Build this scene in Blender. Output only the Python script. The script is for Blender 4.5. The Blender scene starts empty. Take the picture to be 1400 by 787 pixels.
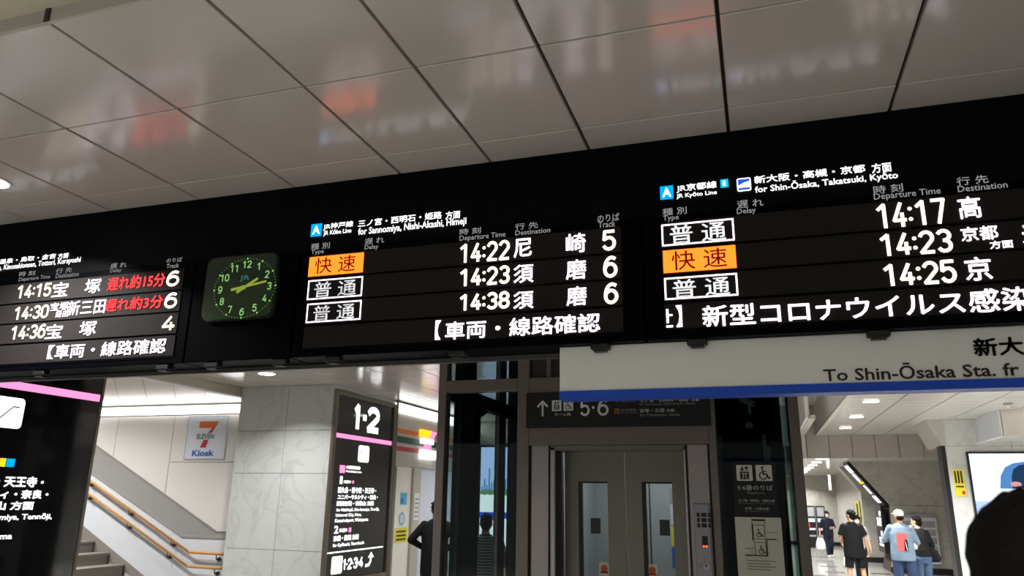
import bpy, bmesh, math, random
from mathutils import Vector, Matrix, Euler
random.seed(4)
D = bpy.data
scn = bpy.context.scene
C = scn.collection
R = math.radians

# ---------------------------------------------------------------- camera
cam_d = D.cameras.new('camera'); cam = D.objects.new('camera', cam_d); C.objects.link(cam)
F_PX = 1020.0
cam_d.sensor_width = 36.0; cam_d.sensor_fit = 'HORIZONTAL'; cam_d.lens = 36.0 * F_PX / 1400.0
yaw, pitch, roll = R(18.17), R(15.64), R(0.84)
fwd = Vector((-math.sin(yaw) * math.cos(pitch), math.cos(yaw) * math.cos(pitch), math.sin(pitch)))
rt = Vector((math.cos(yaw), math.sin(yaw), 0)); up = rt.cross(fwd)
r2 = math.cos(roll) * rt + math.sin(roll) * up
u2 = -math.sin(roll) * rt + math.cos(roll) * up
m = Matrix((r2, u2, -fwd)).transposed().to_4x4(); m.translation = Vector((0, 0, 1.9))
cam.matrix_world = m
cam_d.clip_start = 0.05; cam_d.clip_end = 200
cam_d.dof.use_dof = True; cam_d.dof.focus_distance = 4.8; cam_d.dof.aperture_fstop = 3.6
scn.camera = cam

# ---------------------------------------------------------------- light of the hall
w = D.worlds.new('world'); scn.world = w; w.use_nodes = True
w.node_tree.nodes['Background'].inputs[0].default_value = (1.0, 0.985, 0.97, 1)
w.node_tree.nodes['Background'].inputs[1].default_value = 0.16
scn.view_settings.view_transform = 'Standard'; scn.view_settings.look = 'None'
scn.view_settings.gamma = 1.0; scn.view_settings.use_curve_mapping = False
scn.view_settings.exposure = 0.0
HALL_W = 63.0        # lamps of the near hall, most of them added out of view
BACK_W = 56.0        # lamps between the pillars
CORR_W = 215.0        # lamps of the far corridor
scn.cycles.max_bounces = 8
scn.cycles.caustics_reflective = False; scn.cycles.caustics_refractive = False
scn.cycles.sample_clamp_indirect = 4.0

# ---------------------------------------------------------------- materials
def mat(name, col, rough=0.5, metal=0.0, spec=0.5, noise=0.0, nscale=8.0, bump=0.0, bscale=60.0, coat=0.0, wav=0.0):
    m = D.materials.new(name); m.use_nodes = True; nt = m.node_tree; b = nt.nodes['Principled BSDF']
    b.inputs['Base Color'].default_value = (*col, 1); b.inputs['Roughness'].default_value = rough
    b.inputs['Metallic'].default_value = metal; b.inputs['Specular IOR Level'].default_value = spec
    b.inputs['Coat Weight'].default_value = coat; b.inputs['Coat Roughness'].default_value = 0.06
    tc = nt.nodes.new('ShaderNodeTexCoord')
    if noise > 0:
        n = nt.nodes.new('ShaderNodeTexNoise'); n.inputs['Scale'].default_value = nscale; n.inputs['Detail'].default_value = 6
        nt.links.new(tc.outputs['Object'], n.inputs['Vector'])
        mx = nt.nodes.new('ShaderNodeMixRGB'); mx.inputs[1].default_value = (*[c * (1 - noise) for c in col], 1)
        mx.inputs[2].default_value = (*[min(1, c * (1 + noise)) for c in col], 1)
        nt.links.new(n.outputs['Fac'], mx.inputs[0]); nt.links.new(mx.outputs[0], b.inputs['Base Color'])
    if bump > 0:
        n2 = nt.nodes.new('ShaderNodeTexNoise'); n2.inputs['Scale'].default_value = bscale
        nt.links.new(tc.outputs['Object'], n2.inputs['Vector'])
        bp = nt.nodes.new('ShaderNodeBump'); bp.inputs['Strength'].default_value = bump; bp.inputs['Distance'].default_value = 0.01
        nt.links.new(n2.outputs['Fac'], bp.inputs['Height']); nt.links.new(bp.outputs[0], b.inputs['Normal'])
        if coat: nt.links.new(bp.outputs[0], b.inputs['Coat Normal'])
    return m

def emis(name, col, st):
    m = D.materials.new(name); m.use_nodes = True; nt = m.node_tree; nt.nodes.clear()
    e = nt.nodes.new('ShaderNodeEmission'); o = nt.nodes.new('ShaderNodeOutputMaterial')
    e.inputs[0].default_value = (*col, 1); e.inputs[1].default_value = st
    nt.links.new(e.outputs[0], o.inputs[0]); return m

def marble(name, base, vein, rough=0.25, scale=1.0):
    m = D.materials.new(name); m.use_nodes = True; nt = m.node_tree; b = nt.nodes['Principled BSDF']
    b.inputs['Roughness'].default_value = rough
    tc = nt.nodes.new('ShaderNodeTexCoord')
    n = nt.nodes.new('ShaderNodeTexNoise'); n.inputs['Scale'].default_value = 1.3 * scale; n.inputs['Detail'].default_value = 8
    n.inputs['Distortion'].default_value = 1.6
    nt.links.new(tc.outputs['Object'], n.inputs['Vector'])
    r = nt.nodes.new('ShaderNodeValToRGB')
    r.color_ramp.elements[0].position = 0.46; r.color_ramp.elements[0].color = (0, 0, 0, 1)
    r.color_ramp.elements[1].position = 0.5; r.color_ramp.elements[1].color = (1, 1, 1, 1)
    e = r.color_ramp.elements.new(0.54); e.color = (0, 0, 0, 1)
    nt.links.new(n.outputs['Fac'], r.inputs[0])
    n2 = nt.nodes.new('ShaderNodeTexNoise'); n2.inputs['Scale'].default_value = 3.5 * scale; n2.inputs['Detail'].default_value = 5
    nt.links.new(tc.outputs['Object'], n2.inputs['Vector'])
    mul = nt.nodes.new('ShaderNodeMath'); mul.operation = 'MULTIPLY'
    nt.links.new(r.outputs[0], mul.inputs[0]); nt.links.new(n2.outputs['Fac'], mul.inputs[1])
    m1 = nt.nodes.new('ShaderNodeMixRGB'); m1.inputs[1].default_value = (*base, 1)
    m1.inputs[2].default_value = (*[c * 0.88 for c in base], 1); nt.links.new(n2.outputs['Fac'], m1.inputs[0])
    m2 = nt.nodes.new('ShaderNodeMixRGB'); m2.inputs[2].default_value = (*vein, 1)
    nt.links.new(m1.outputs[0], m2.inputs[1]); nt.links.new(mul.outputs[0], m2.inputs[0])
    nt.links.new(m2.outputs[0], b.inputs['Base Color']); return m

def glass(name, tint, refl=0.06):
    m = D.materials.new(name); m.use_nodes = True; nt = m.node_tree; nt.nodes.clear()
    t = nt.nodes.new('ShaderNodeBsdfTransparent'); t.inputs[0].default_value = (*tint, 1)
    g = nt.nodes.new('ShaderNodeBsdfGlossy'); g.inputs['Roughness'].default_value = 0.02
    f = nt.nodes.new('ShaderNodeFresnel')
    ge = nt.nodes.new('ShaderNodeNewGeometry'); ma = nt.nodes.new('ShaderNodeMath'); ma.operation = 'MULTIPLY_ADD'
    ma.inputs[1].default_value = 1 / 1.4 - 1.4; ma.inputs[2].default_value = 1.4      # thin pane: no total reflection on the way out
    nt.links.new(ge.outputs['Backfacing'], ma.inputs[0]); nt.links.new(ma.outputs[0], f.inputs[0])
    mx = nt.nodes.new('ShaderNodeMixShader'); o = nt.nodes.new('ShaderNodeOutputMaterial')
    nt.links.new(f.outputs[0], mx.inputs[0]); nt.links.new(t.outputs[0], mx.inputs[1]); nt.links.new(g.outputs[0], mx.inputs[2])
    nt.links.new(mx.outputs[0], o.inputs[0]); return m

M = dict(
    tile=mat('painted_ceiling_panel', (0.50, 0.465, 0.435), 0.17, 0, 0.9, 0.05, 2.0, 0.04, 9.0),
    joint=mat('dark_joint', (0.035, 0.022, 0.016), 0.7),
    bulk=mat('grey_bulkhead', (0.42, 0.40, 0.36), 0.5, noise=0.04),
    lintel=mat('cream_ceiling', (0.50, 0.47, 0.36), 0.6, noise=0.04),
    fascia=mat('black_fascia', (0.0016, 0.0016, 0.0022), 0.5, 0, 0.06),
    housing=mat('black_housing', (0.0010, 0.0009, 0.0020), 0.45, 0, 0.03),
    face=mat('black_board_face', (0.0012, 0.0012, 0.002), 0.45, 0, 0.05),
    led=mat('led_module', (0.019, 0.0165, 0.0155), 0.6, 0, 0.1, 0.1, 200.0),
    rail=mat('aluminium_rail', (0.12, 0.115, 0.11), 0.45, 0.7),
    clip=mat('black_clip', (0.006, 0.006, 0.006), 0.5),
    signw=mat('white_sign_panel', (0.86, 0.88, 0.87), 0.45, noise=0.02, nscale=3),
    signb=mat('blue_stripe', (0.0, 0.075, 0.62), 0.45),
    ink=mat('black_ink', (0.008, 0.008, 0.008), 0.6),
    dial=mat('green_dial', (0.007, 0.028, 0.007), 0.55, 0, 0.2),
    dialrim=mat('dark_green_rim', (0.012, 0.022, 0.012), 0.55, 0, 0.2),
    clockglass=glass('clock_glass', (0.95, 1, 0.95)),
    lume=emis('pale_green_lume', (0.36, 0.72, 0.22), 0.75),
    hand=emis('yellow_green_hand', (0.46, 0.55, 0.07), 0.6),
    logo_t=emis('teal_logo', (0.03, 0.28, 0.20), 0.5),
    led_w=emis('led_white', (1.0, 0.90, 1.0), 3.2),
    led_l=emis('led_pinkish_white', (1.0, 0.86, 0.97), 3.0),
    led_y=emis('led_warm_white', (1.0, 0.88, 0.70), 2.6),
    led_r=emis('led_red', (1.0, 0.028, 0.03), 4.0),
    led_o=emis('led_orange', (1.0, 0.135, 0.012), 3.2),
    led_d=emis('led_deep_red', (0.13, 0.006, 0.004), 1.0),
    hdr=emis('heading_white', (1, 1, 1), 2.2),
    hdr_d=emis('heading_grey', (0.36, 0.35, 0.34), 0.9),
    cyan=emis('line_cyan', (0.0, 0.38, 0.95), 1.3),
    teal=emis('line_teal', (0.0, 0.50, 0.72), 1.3),
    royal=emis('train_blue', (0.02, 0.09, 0.75), 1.2),
    pink=emis('pink_stripe', (1.0, 0.25, 0.50), 1.6),
    yel_e=emis('yellow_square', (1.0, 0.62, 0.02), 1.4),
    sign_e=emis('sign_white', (1, 1, 1), 2.4),
    signblk=mat('black_glass_sign', (0.004, 0.004, 0.005), 0.06, 0, 0.55),
    signgry=mat('charcoal_glass_sign', (0.022, 0.022, 0.024), 0.06, 0, 0.6),
    sframe=mat('bronze_steel_frame', (0.20, 0.175, 0.14), 0.35, 0.7, noise=0.06, nscale=30),
    marble=marble('white_marble', (0.60, 0.61, 0.60), (0.43, 0.44, 0.43), 0.22),
    marble2=marble('grey_marble', (0.50, 0.48, 0.43), (0.33, 0.31, 0.28), 0.25),
    wallp=mat('cream_wall_panel', (0.66, 0.635, 0.61), 0.45, noise=0.02, nscale=2),
    lowwall=mat('white_low_wall', (0.60, 0.62, 0.66), 0.5, noise=0.03, nscale=4),
    band=mat('grey_wall_band', (0.275, 0.265, 0.26), 0.5, noise=0.03, nscale=4),
    skirt=mat('grey_stone_skirt', (0.22, 0.20, 0.18), 0.6, noise=0.12, nscale=12),
    step=mat('stone_tread', (0.20, 0.18, 0.155), 0.6, noise=0.12, nscale=10),
    nosing=mat('dark_nosing', (0.06, 0.055, 0.05), 0.6),
    wood=mat('orange_wood_rail', (0.50, 0.235, 0.055), 0.35, noise=0.15, nscale=14),
    bracket=mat('dark_steel_bracket', (0.13, 0.12, 0.11), 0.35, 0.9),
    strip=emis('strip_lamp', (1.0, 0.99, 0.97), 3.2),
    lampdisc=emis('downlight_disc', (1.0, 0.97, 0.90), 9.0),
    lampring=mat('white_lamp_ring', (0.6, 0.6, 0.6), 0.4),
    steel=mat('brown_steel', (0.235, 0.20, 0.182), 0.38, 0.45, 0.5, 0.06, 3.0),
    steel_l=mat('mauve_steel', (0.46, 0.415, 0.41), 0.35, 0.5, 0.5, 0.05, 3.0),
    door_m=mat('hairline_steel_door', (0.25, 0.235, 0.20), 0.33, 0.55, 0.5, 0.05, 4.0),
    bright=mat('bright_steel_edge', (0.55, 0.55, 0.57), 0.3, 0.6),
    dark=mat('dark_reveal', (0.035, 0.030, 0.026), 0.5),
    panel=mat('satin_call_panel', (0.36, 0.36, 0.40), 0.35, 0.5),
    black=mat('black_frame', (0.008, 0.008, 0.009), 0.35),
    teal_d=mat('dark_teal_panel', (0.025, 0.048, 0.048), 0.25, 0, 0.5, 0.2, 2.0),
    glass=glass('shaft_glass', (0.84, 0.90, 0.89)),
    glass_d=glass('tinted_glass', (0.46, 0.56, 0.54)),
    car=mat('car_wall', (0.40, 0.41, 0.43), 0.35, 0.2, noise=0.1, nscale=40),
    signk=mat('black_sign_plate', (0.006, 0.006, 0.007), 0.5),
    signtx=mat('grey_white_print', (0.80, 0.80, 0.78), 0.5),
    signdim=mat('dim_grey_print', (0.34, 0.34, 0.34), 0.5),
    blue_p=mat('blue_print', (0.12, 0.2, 0.75), 0.5),
    org_p=mat('orange_print', (0.55, 0.22, 0.06), 0.5),
    cream_p=mat('cream_notice', (0.86, 0.84, 0.74), 0.5),
    white_p=mat('white_print', (0.75, 0.75, 0.75), 0.5),
    yellow_p=mat('yellow_notice', (0.72, 0.60, 0.03), 0.5),
    red_p=mat('red_print', (0.42, 0.012, 0.03), 0.5),
    green_p=mat('dark_green_print', (0.008, 0.06, 0.03), 0.5),
    orange_p=mat('orange_stripe', (0.65, 0.14, 0.03), 0.5),
    sky_p=mat('sky_blue_print', (0.10, 0.42, 0.62), 0.5),
    kioskb=mat('kiosk_blue', (0.02, 0.11, 0.45), 0.5),
    panelw=mat('pale_blue_white_panel', (0.62, 0.64, 0.72), 0.4),
    red_e=emis('red_led', (1, 0.06, 0.02), 5),
    fl=None,
    corr=mat('corridor_ceiling_panel', (0.62, 0.60, 0.56), 0.16, 0, 0.8, 0.05, 3.0, 0.03, 12.0),
    soff=mat('taupe_soffit', (0.42, 0.385, 0.35), 0.5, noise=0.03),
    recess=mat('taupe_recess', (0.66, 0.63, 0.60), 0.55, noise=0.05, nscale=2),
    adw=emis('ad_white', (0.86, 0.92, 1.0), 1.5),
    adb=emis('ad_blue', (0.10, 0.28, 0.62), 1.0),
    adn=emis('ad_navy', (0.02, 0.05, 0.12), 1.0),
    adp=emis('ad_pink', (0.8, 0.35, 0.35), 1.0),
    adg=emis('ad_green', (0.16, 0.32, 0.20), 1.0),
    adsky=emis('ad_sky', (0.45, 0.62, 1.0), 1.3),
    shopw=mat('shop_white', (0.8, 0.79, 0.74), 0.4),
    shopf=mat('shop_fascia', (0.45, 0.42, 0.36), 0.5),
    baseb=mat('black_skirting', (0.012, 0.012, 0.012), 0.4),
    skin=mat('skin', (0.52, 0.30, 0.20), 0.5, noise=0.06, nscale=20),
    skin_d=mat('tanned_skin', (0.40, 0.21, 0.13), 0.5, noise=0.06, nscale=20),
    hair=mat('black_hair', (0.003, 0.0026, 0.0025), 0.7, 0, 0.12, bump=0.6, bscale=120),
    cblack=mat('black_cloth', (0.007, 0.007, 0.008), 0.9, 0, 0.2, bump=0.4, bscale=25),
    cnavy=mat('navy_cloth', (0.012, 0.014, 0.028), 0.9, 0, 0.2, bump=0.4, bscale=25),
    denim=mat('pale_denim', (0.13, 0.18, 0.24), 0.9, 0, 0.2, 0.18, 14, 0.4, 30),
    denim_d=mat('dark_denim', (0.022, 0.038, 0.085), 0.9, 0, 0.2, 0.4, 8, 0.4, 30),
    jeans=mat('blue_jeans', (0.05, 0.085, 0.15), 0.9, 0, 0.2, 0.3, 8, 0.4, 30),
    cwhite=mat('white_cloth', (0.72, 0.72, 0.70), 0.9, 0, 0.2, bump=0.3, bscale=30),
    cgrey=mat('grey_cloth', (0.33, 0.33, 0.33), 0.9, 0, 0.2, bump=0.3, bscale=30),
    cred=mat('red_patch', (0.62, 0.09, 0.08), 0.8),
    corange=mat('orange_red_cloth', (0.62, 0.11, 0.05), 0.8),
    mask=mat('white_mask', (0.78, 0.78, 0.78), 0.8),
    plastic=mat('white_plastic_bag', (0.75, 0.75, 0.75), 0.35, noise=0.05, bump=0.8, bscale=18),
    eye=mat('dark_eye', (0.02, 0.012, 0.01), 0.2),
    lip=mat('lip', (0.40, 0.16, 0.13), 0.5),
    redcap=mat('red_cap', (0.75, 0.02, 0.07), 0.4),
)
# striped shirt
sm = mat('striped_shirt', (0.05, 0.06, 0.07), 0.9); nt = sm.node_tree
tc = nt.nodes.new('ShaderNodeTexCoord'); wv = nt.nodes.new('ShaderNodeTexWave'); wv.bands_direction = 'Z'; wv.inputs['Scale'].default_value = 9
rp = nt.nodes.new('ShaderNodeValToRGB'); rp.color_ramp.interpolation = 'CONSTANT'
rp.color_ramp.elements[0].color = (0.03, 0.04, 0.05, 1); rp.color_ramp.elements[1].color = (0.32, 0.35, 0.33, 1); rp.color_ramp.elements[1].position = 0.6
nt.links.new(tc.outputs['Object'], wv.inputs['Vector']); nt.links.new(wv.outputs['Fac'], rp.inputs[0])
nt.links.new(rp.outputs[0], nt.nodes['Principled BSDF'].inputs['Base Color']); M['stripe'] = sm
# polished floor with tile grid
fm = mat('polished_floor', (0.34, 0.33, 0.305), 0.12, 0, 0.5); nt = fm.node_tree
tc = nt.nodes.new('ShaderNodeTexCoord'); bk = nt.nodes.new('ShaderNodeTexBrick'); bk.offset = 0.0
bk.inputs['Scale'].default_value = 1.0; bk.inputs['Brick Width'].default_value = 0.9; bk.inputs['Row Height'].default_value = 0.9
bk.inputs['Mortar Size'].default_value = 0.008
bk.inputs['Color1'].default_value = (0.355, 0.345, 0.32, 1); bk.inputs['Color2'].default_value = (0.325, 0.315, 0.29, 1); bk.inputs['Mortar'].default_value = (0.15, 0.14, 0.13, 1)
nt.links.new(tc.outputs['Object'], bk.inputs['Vector']); nt.links.new(bk.outputs['Color'], nt.nodes['Principled BSDF'].inputs['Base Color']); M['floor'] = fm

# ---------------------------------------------------------------- builders
class MB:
    """collects shapes given in world metres and links them as one mesh object"""
    def __init__(s): s.v = []; s.f = []; s.smooth = False
    def add(s, vs, fs):
        o = len(s.v); s.v += [tuple(p) for p in vs]; s.f += [tuple(i + o for i in f) for f in fs]; return s
    def box(s, x0, x1, y0, y1, z0, z1, b=0.0):
        if b <= 0:
            return s.add([(x0,y0,z0),(x1,y0,z0),(x1,y1,z0),(x0,y1,z0),(x0,y0,z1),(x1,y0,z1),(x1,y1,z1),(x0,y1,z1)],
                  [(0,3,2,1),(4,5,6,7),(0,1,5,4),(1,2,6,5),(2,3,7,6),(3,0,4,7)])
        bm = bmesh.new(); bmesh.ops.create_cube(bm, size=1)
        for q in bm.verts: q.co = Vector((x0 + (q.co.x + .5) * (x1 - x0), y0 + (q.co.y + .5) * (y1 - y0), z0 + (q.co.z + .5) * (z1 - z0)))
        bmesh.ops.bevel(bm, geom=bm.edges[:], offset=b, segments=1, affect='EDGES')
        bm.verts.index_update()
        s.add([q.co[:] for q in bm.verts], [[q.index for q in f.verts] for f in bm.faces]); bm.free(); return s
    def prism(s, poly, ax, a, b):
        """poly in the two other axes (in xyz order), pushed from a to b along ax"""
        n = len(poly)
        def mk(p, t): return (t, p[0], p[1]) if ax == 'x' else (p[0], t, p[1]) if ax == 'y' else (p[0], p[1], t)
        vs = [mk(p, a) for p in poly] + [mk(p, b) for p in poly]
        return s.add(vs, [tuple(range(n)), tuple(range(2 * n - 1, n - 1, -1))] + [(i, i + n, (i + 1) % n + n, (i + 1) % n) for i in range(n)])
    def frustum(s, p0, r0, p1, r1, n=12):
        p0 = Vector(p0); p1 = Vector(p1); d = (p1 - p0).normalized()
        a = d.orthogonal().normalized(); b = d.cross(a)
        vs = [p0 + r0 * (math.cos(t) * a + math.sin(t) * b) for t in [2 * math.pi * i / n for i in range(n)]]
        vs += [p1 + r1 * (math.cos(t) * a + math.sin(t) * b) for t in [2 * math.pi * i / n for i in range(n)]]
        return s.add(vs, [tuple(range(n - 1, -1, -1)), tuple(range(n, 2 * n))] + [(i, (i + 1) % n, (i + 1) % n + n, i + n) for i in range(n)])
    def ell(s, c, r, rot=None, n=14, k=8):
        if not hasattr(r, '__len__'): r = (r, r, r)
        vs = [Vector((0, 0, r[2]))]
        for j in range(1, k):
            th = math.pi * j / k
            vs += [Vector((r[0] * math.sin(th) * math.cos(2 * math.pi * i / n), r[1] * math.sin(th) * math.sin(2 * math.pi * i / n), r[2] * math.cos(th))) for i in range(n)]
        vs.append(Vector((0, 0, -r[2])))
        fs = [(0, 1 + i, 1 + (i + 1) % n) for i in range(n)]
        for j in range(k - 2):
            a = 1 + j * n; b = a + n
            fs += [(a + i, b + i, b + (i + 1) % n, a + (i + 1) % n) for i in range(n)]
        l = len(vs) - 1; a = 1 + (k - 2) * n
        fs += [(a + i, l, a + (i + 1) % n) for i in range(n)]
        if rot: vs = [rot @ q for q in vs]
        c = Vector(c); return s.add([q + c for q in vs], fs)
    def cap(s, p0, r0, p1, r1, n=12):
        s.frustum(p0, r0, p1, r1, n); s.ell(p0, r0, None, n, 6); return s.ell(p1, r1, None, n, 6)
    def tube(s, pts, r, n=10):
        for a, b in zip(pts[:-1], pts[1:]): s.cap(a, r, b, r, n)
        return s
    def loft(s, rings, n=20):
        """rings: (x, y, z, rx, ry)"""
        vs = []; fs = []
        for (x, y, z, rx, ry) in rings:
            vs += [(x + rx * math.cos(2 * math.pi * i / n), y + ry * math.sin(2 * math.pi * i / n), z) for i in range(n)]
        for j in range(len(rings) - 1):
            a = j * n; b = a + n
            fs += [(a + i, a + (i + 1) % n, b + (i + 1) % n, b + i) for i in range(n)]
        fs.append(tuple(range(n - 1, -1, -1))); e = (len(rings) - 1) * n; fs.append(tuple(range(e, e + n)))
        return s.add(vs, fs)
    def mesh(s, name, off=(0, 0, 0)):
        me = D.meshes.new(name)
        me.from_pydata([(p[0] - off[0], p[1] - off[1], p[2] - off[2]) for p in s.v], [], s.f); me.update()
        if s.smooth:
            for p in me.polygons: p.use_smooth = True
        return me
    def obj(s, name, m, parent=None, off=None):
        if off is None: off = ORG.get(parent.name, (0, 0, 0)) if parent else (0, 0, 0)
        me = s.mesh(name, off); me.materials.append(M[m] if isinstance(m, str) else m)
        o = D.objects.new(name, me); C.objects.link(o)
        if parent: o.parent = parent; ORG[o.name] = off
        return o
ORG = {}

def tag(o, label, cat, group=None):
    o['label'] = label; o['category'] = cat
    if group: o['group'] = group
    return o
def thing(name, label, cat, loc, group=None):
    o = D.objects.new(name, None); o.empty_display_size = 0.1; C.objects.link(o); o.location = loc
    ORG[o.name] = tuple(loc); return tag(o, label, cat, group)
def struct(name, mb, m):
    o = mb.obj(name, m); o['kind'] = 'structure'; return o
def box(*a, b=0.0): return MB().box(*a, b=b)

# surface maps: (u, v) on a wall -> world point; d lifts the print off the surface
def front(y): return lambda u, v, d=0.003: (u, y - d, v)         # faces the camera side (-Y), u = X
def side(x): return lambda u, v, d=0.003: (x + d, u, v)          # faces +X, u = Y

class Flat:
    """flat print on a surface"""
    def __init__(s, P, d=0.003): s.P = P; s.d = d; s.m = MB()
    def poly(s, pts):
        s.d += 1.5e-5; s.m.add([s.P(u, v, s.d) for u, v in pts], [tuple(range(len(pts)))]); return s
    def rect(s, u0, u1, v0, v1): return s.poly([(u0, v0), (u1, v0), (u1, v1), (u0, v1)])
    def rrect(s, u0, u1, v0, v1, r, n=5):
        pts = []
        for cx, cy, a0 in ((u1 - r, v0 + r, -90), (u1 - r, v1 - r, 0), (u0 + r, v1 - r, 90), (u0 + r, v0 + r, 180)):
            pts += [(cx + r * math.cos(R(a0 + 90 * i / n)), cy + r * math.sin(R(a0 + 90 * i / n))) for i in range(n + 1)]
        return s.poly(pts)
    def frame(s, u0, u1, v0, v1, t):
        s.rect(u0, u1, v0, v0 + t); s.rect(u0, u1, v1 - t, v1); s.rect(u0, u0 + t, v0 + t, v1 - t); return s.rect(u1 - t, u1, v0 + t, v1 - t)
    def disc(s, u, v, r, n=14, ry=None):
        ry = ry or r
        return s.poly([(u + r * math.cos(2 * math.pi * i / n), v + ry * math.sin(2 * math.pi * i / n)) for i in range(n)])
    def stroke(s, pts, t):
        for (a, b), (c, e) in zip(pts[:-1], pts[1:]):
            l = math.hypot(c - a, e - b) or 1; nx, ny = -(e - b) / l * t / 2, (c - a) / l * t / 2; ex, ey = (c - a) / l * t * .25, (e - b) / l * t * .25
            s.poly([(a - nx - ex, b - ny - ey), (c - nx + ex, e - ny + ey), (c + nx + ex, e + ny + ey), (a + nx - ex, b + ny - ey)])
        return s
    def ring(s, u, v, r, t, a0=0, a1=360, n=20):
        return s.stroke([(u + r * math.cos(R(a0 + (a1 - a0) * i / n)), v + r * math.sin(R(a0 + (a1 - a0) * i / n))) for i in range(n + 1)], t)
    def obj(s, name, m, parent): return s.m.obj(name, m, parent)

_tc = {}
def glyphs(txt, bold):
    k = (txt, bold)
    cjk = any(ord(c) > 0x2e80 for c in txt)
    if k not in _tc:
        cu = D.curves.new('text', 'FONT'); cu.body = txt; cu.resolution_u = 2; cu.offset = 0 if cjk else bold * .8; cu.fill_mode = 'BOTH'
        o = D.objects.new('text', cu); C.objects.link(o)
        dg = bpy.context.evaluated_depsgraph_get(); dg.update()
        me = D.meshes.new_from_object(o.evaluated_get(dg))
        vs = [(q.co.x, q.co.y) for q in me.vertices]; fs = [tuple(p.vertices) for p in me.polygons]
        D.objects.remove(o); D.curves.remove(cu); D.meshes.remove(me)
        if cjk and bold > 0:      # heavier strokes: the same outline laid a little to each side
            n = len(vs); w0, f0 = vs, fs; vs, fs = [], []
            for i, (dx, dy) in enumerate(((bold, 0), (-bold, 0), (0, bold), (0, -bold))):
                vs += [(a + dx, c + dy) for a, c in w0]; fs += [tuple(j + n * i for j in f) for f in f0]
        x0 = min(q[0] for q in vs); x1 = max(q[0] for q in vs); y0 = min(q[1] for q in vs); y1 = max(q[1] for q in vs)
        _tc[k] = ([((q[0] - x0) / (x1 - x0), (q[1] - y0) / (y1 - y0)) for q in vs], fs)
    return _tc[k]
def text(txt, P, u0, u1, v0, v1, m, parent, name='lettering', bold=0.0, d=0.004):
    vs, fs = glyphs(txt, bold)
    pts = [(u0 + a * (u1 - u0), v0 + c * (v1 - v0)) for a, c in vs]; gap = (.28 if txt.isascii() or 'Ō' in txt else .42) * (v1 - v0)
    o = None; cur = []; right = None
    for f in sorted(fs, key=lambda f: min(pts[i][0] for i in f)):      # words that stand apart become parts of their own
        l = min(pts[i][0] for i in f)
        if right is not None and l > right + gap: o = _word(cur, pts, P, d, name, m, parent); cur = []
        cur.append(f); r_ = max(pts[i][0] for i in f); right = r_ if right is None else max(right, r_)
    return _word(cur, pts, P, d, name, m, parent)
def _word(fs, pts, P, d, name, m, parent):
    ids = sorted({i for f in fs for i in f}); k = {j: n for n, j in enumerate(ids)}
    b = MB(); b.add([P(*pts[i], d) for i in ids], [tuple(k[i] for i in f) for f in fs]); return b.obj(name, m, parent)
def pict_lift(P, u, v, w, parent, ink, d=0.005):
    f = Flat(P, d); t = w * .07
    f.frame(u + w * .22, u + w * .78, v + w * .10, v + w * .58, t)
    f.stroke([(u + w * .5, v + w * .1), (u + w * .5, v + w * .3)], t)
    for k in (.34, .5, .66):
        f.disc(u + w * k, v + w * .46, w * .045, 8); f.rect(u + w * (k - .05), u + w * (k + .05), v + w * .2, v + w * .4)
    for k, sg in ((.36, -1), (.64, 1)):
        f.stroke([(u + w * k, v + w * .66), (u + w * k, v + w * .9)], t)
        tip = v + w * (.9 if sg > 0 else .66); f.stroke([(u + w * (k - .1), tip - sg * w * .1), (u + w * k, tip), (u + w * (k + .1), tip - sg * w * .1)], t)
    return f.obj('pictogram', ink, parent)
def pict_chair(P, u, v, w, parent, ink, d=0.005):
    f = Flat(P, d); t = w * .085
    f.disc(u + w * .42, v + w * .84, w * .08)
    f.stroke([(u + w * .42, v + w * .72), (u + w * .45, v + w * .42), (u + w * .68, v + w * .42), (u + w * .78, v + w * .16), (u + w * .88, v + w * .20)], t)
    f.stroke([(u + w * .43, v + w * .58), (u + w * .64, v + w * .58)], t * .8)
    f.ring(u + w * .45, v + w * .33, w * .23, t * .8, 120, 385)
    return f.obj('pictogram', ink, parent)

# ---------------------------------------------------------------- setting: floor, ceilings, walls
flo = struct('floor', box(-16, 9, -8, 42, -0.2, 0.0), 'floor')
inl = MB()
for (x, y, w_) in [(1.72, 30.16, .5), (1.75, 28.07, .5), (1.77, 25.98, .5), (1.78, 23.96, .52), (1.25, 22.78, .4), (2.97, 24.1, .5), (1.79, 21.9, .5)]:
    MB().box(x - w_ / 2, x + w_ / 2, y - .14, y + .14, 0.0, 0.003).obj('dark_inlay', 'baseb', flo)

CX = [-8.17, -7.78, -7.11, -6.45, -5.78, -5.12, -4.45, -3.786, -3.111, -2.443, -1.773, -1.244, -.716, -.034, .666, 1.36, 2.06]
CY = [1.777, 2.46, 3.164] + [3.164 + .704 * k for k in range(1, 20)]
bk = MB()
bk.box(-8.17, -2.443, 1.777, 16.5, 3.635, 3.66); bk.box(-2.443, 2.06, 1.777, 9.5, 3.635, 3.66)
cei = struct('ceiling', bk, 'joint')
_tm = {}
def tile(x0, x1, y0, y1, z, parent, gx=.0075, gy=.0045, name='ceiling_tile', m='tile', th=.03):
    k = (round(x1 - x0, 3), round(y1 - y0, 3), m)
    if k not in _tm:
        hx, hy = (x1 - x0) / 2 - gx, (y1 - y0) / 2 - gy
        me = MB().box(-hx, hx, -hy, hy, 0, th, b=.003).mesh(name); me.materials.append(M[m]); _tm[k] = me
    o = D.objects.new(name, _tm[k]); C.objects.link(o); o.parent = parent
    o.location = ((x0 + x1) / 2, (y0 + y1) / 2, z); return o
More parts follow.
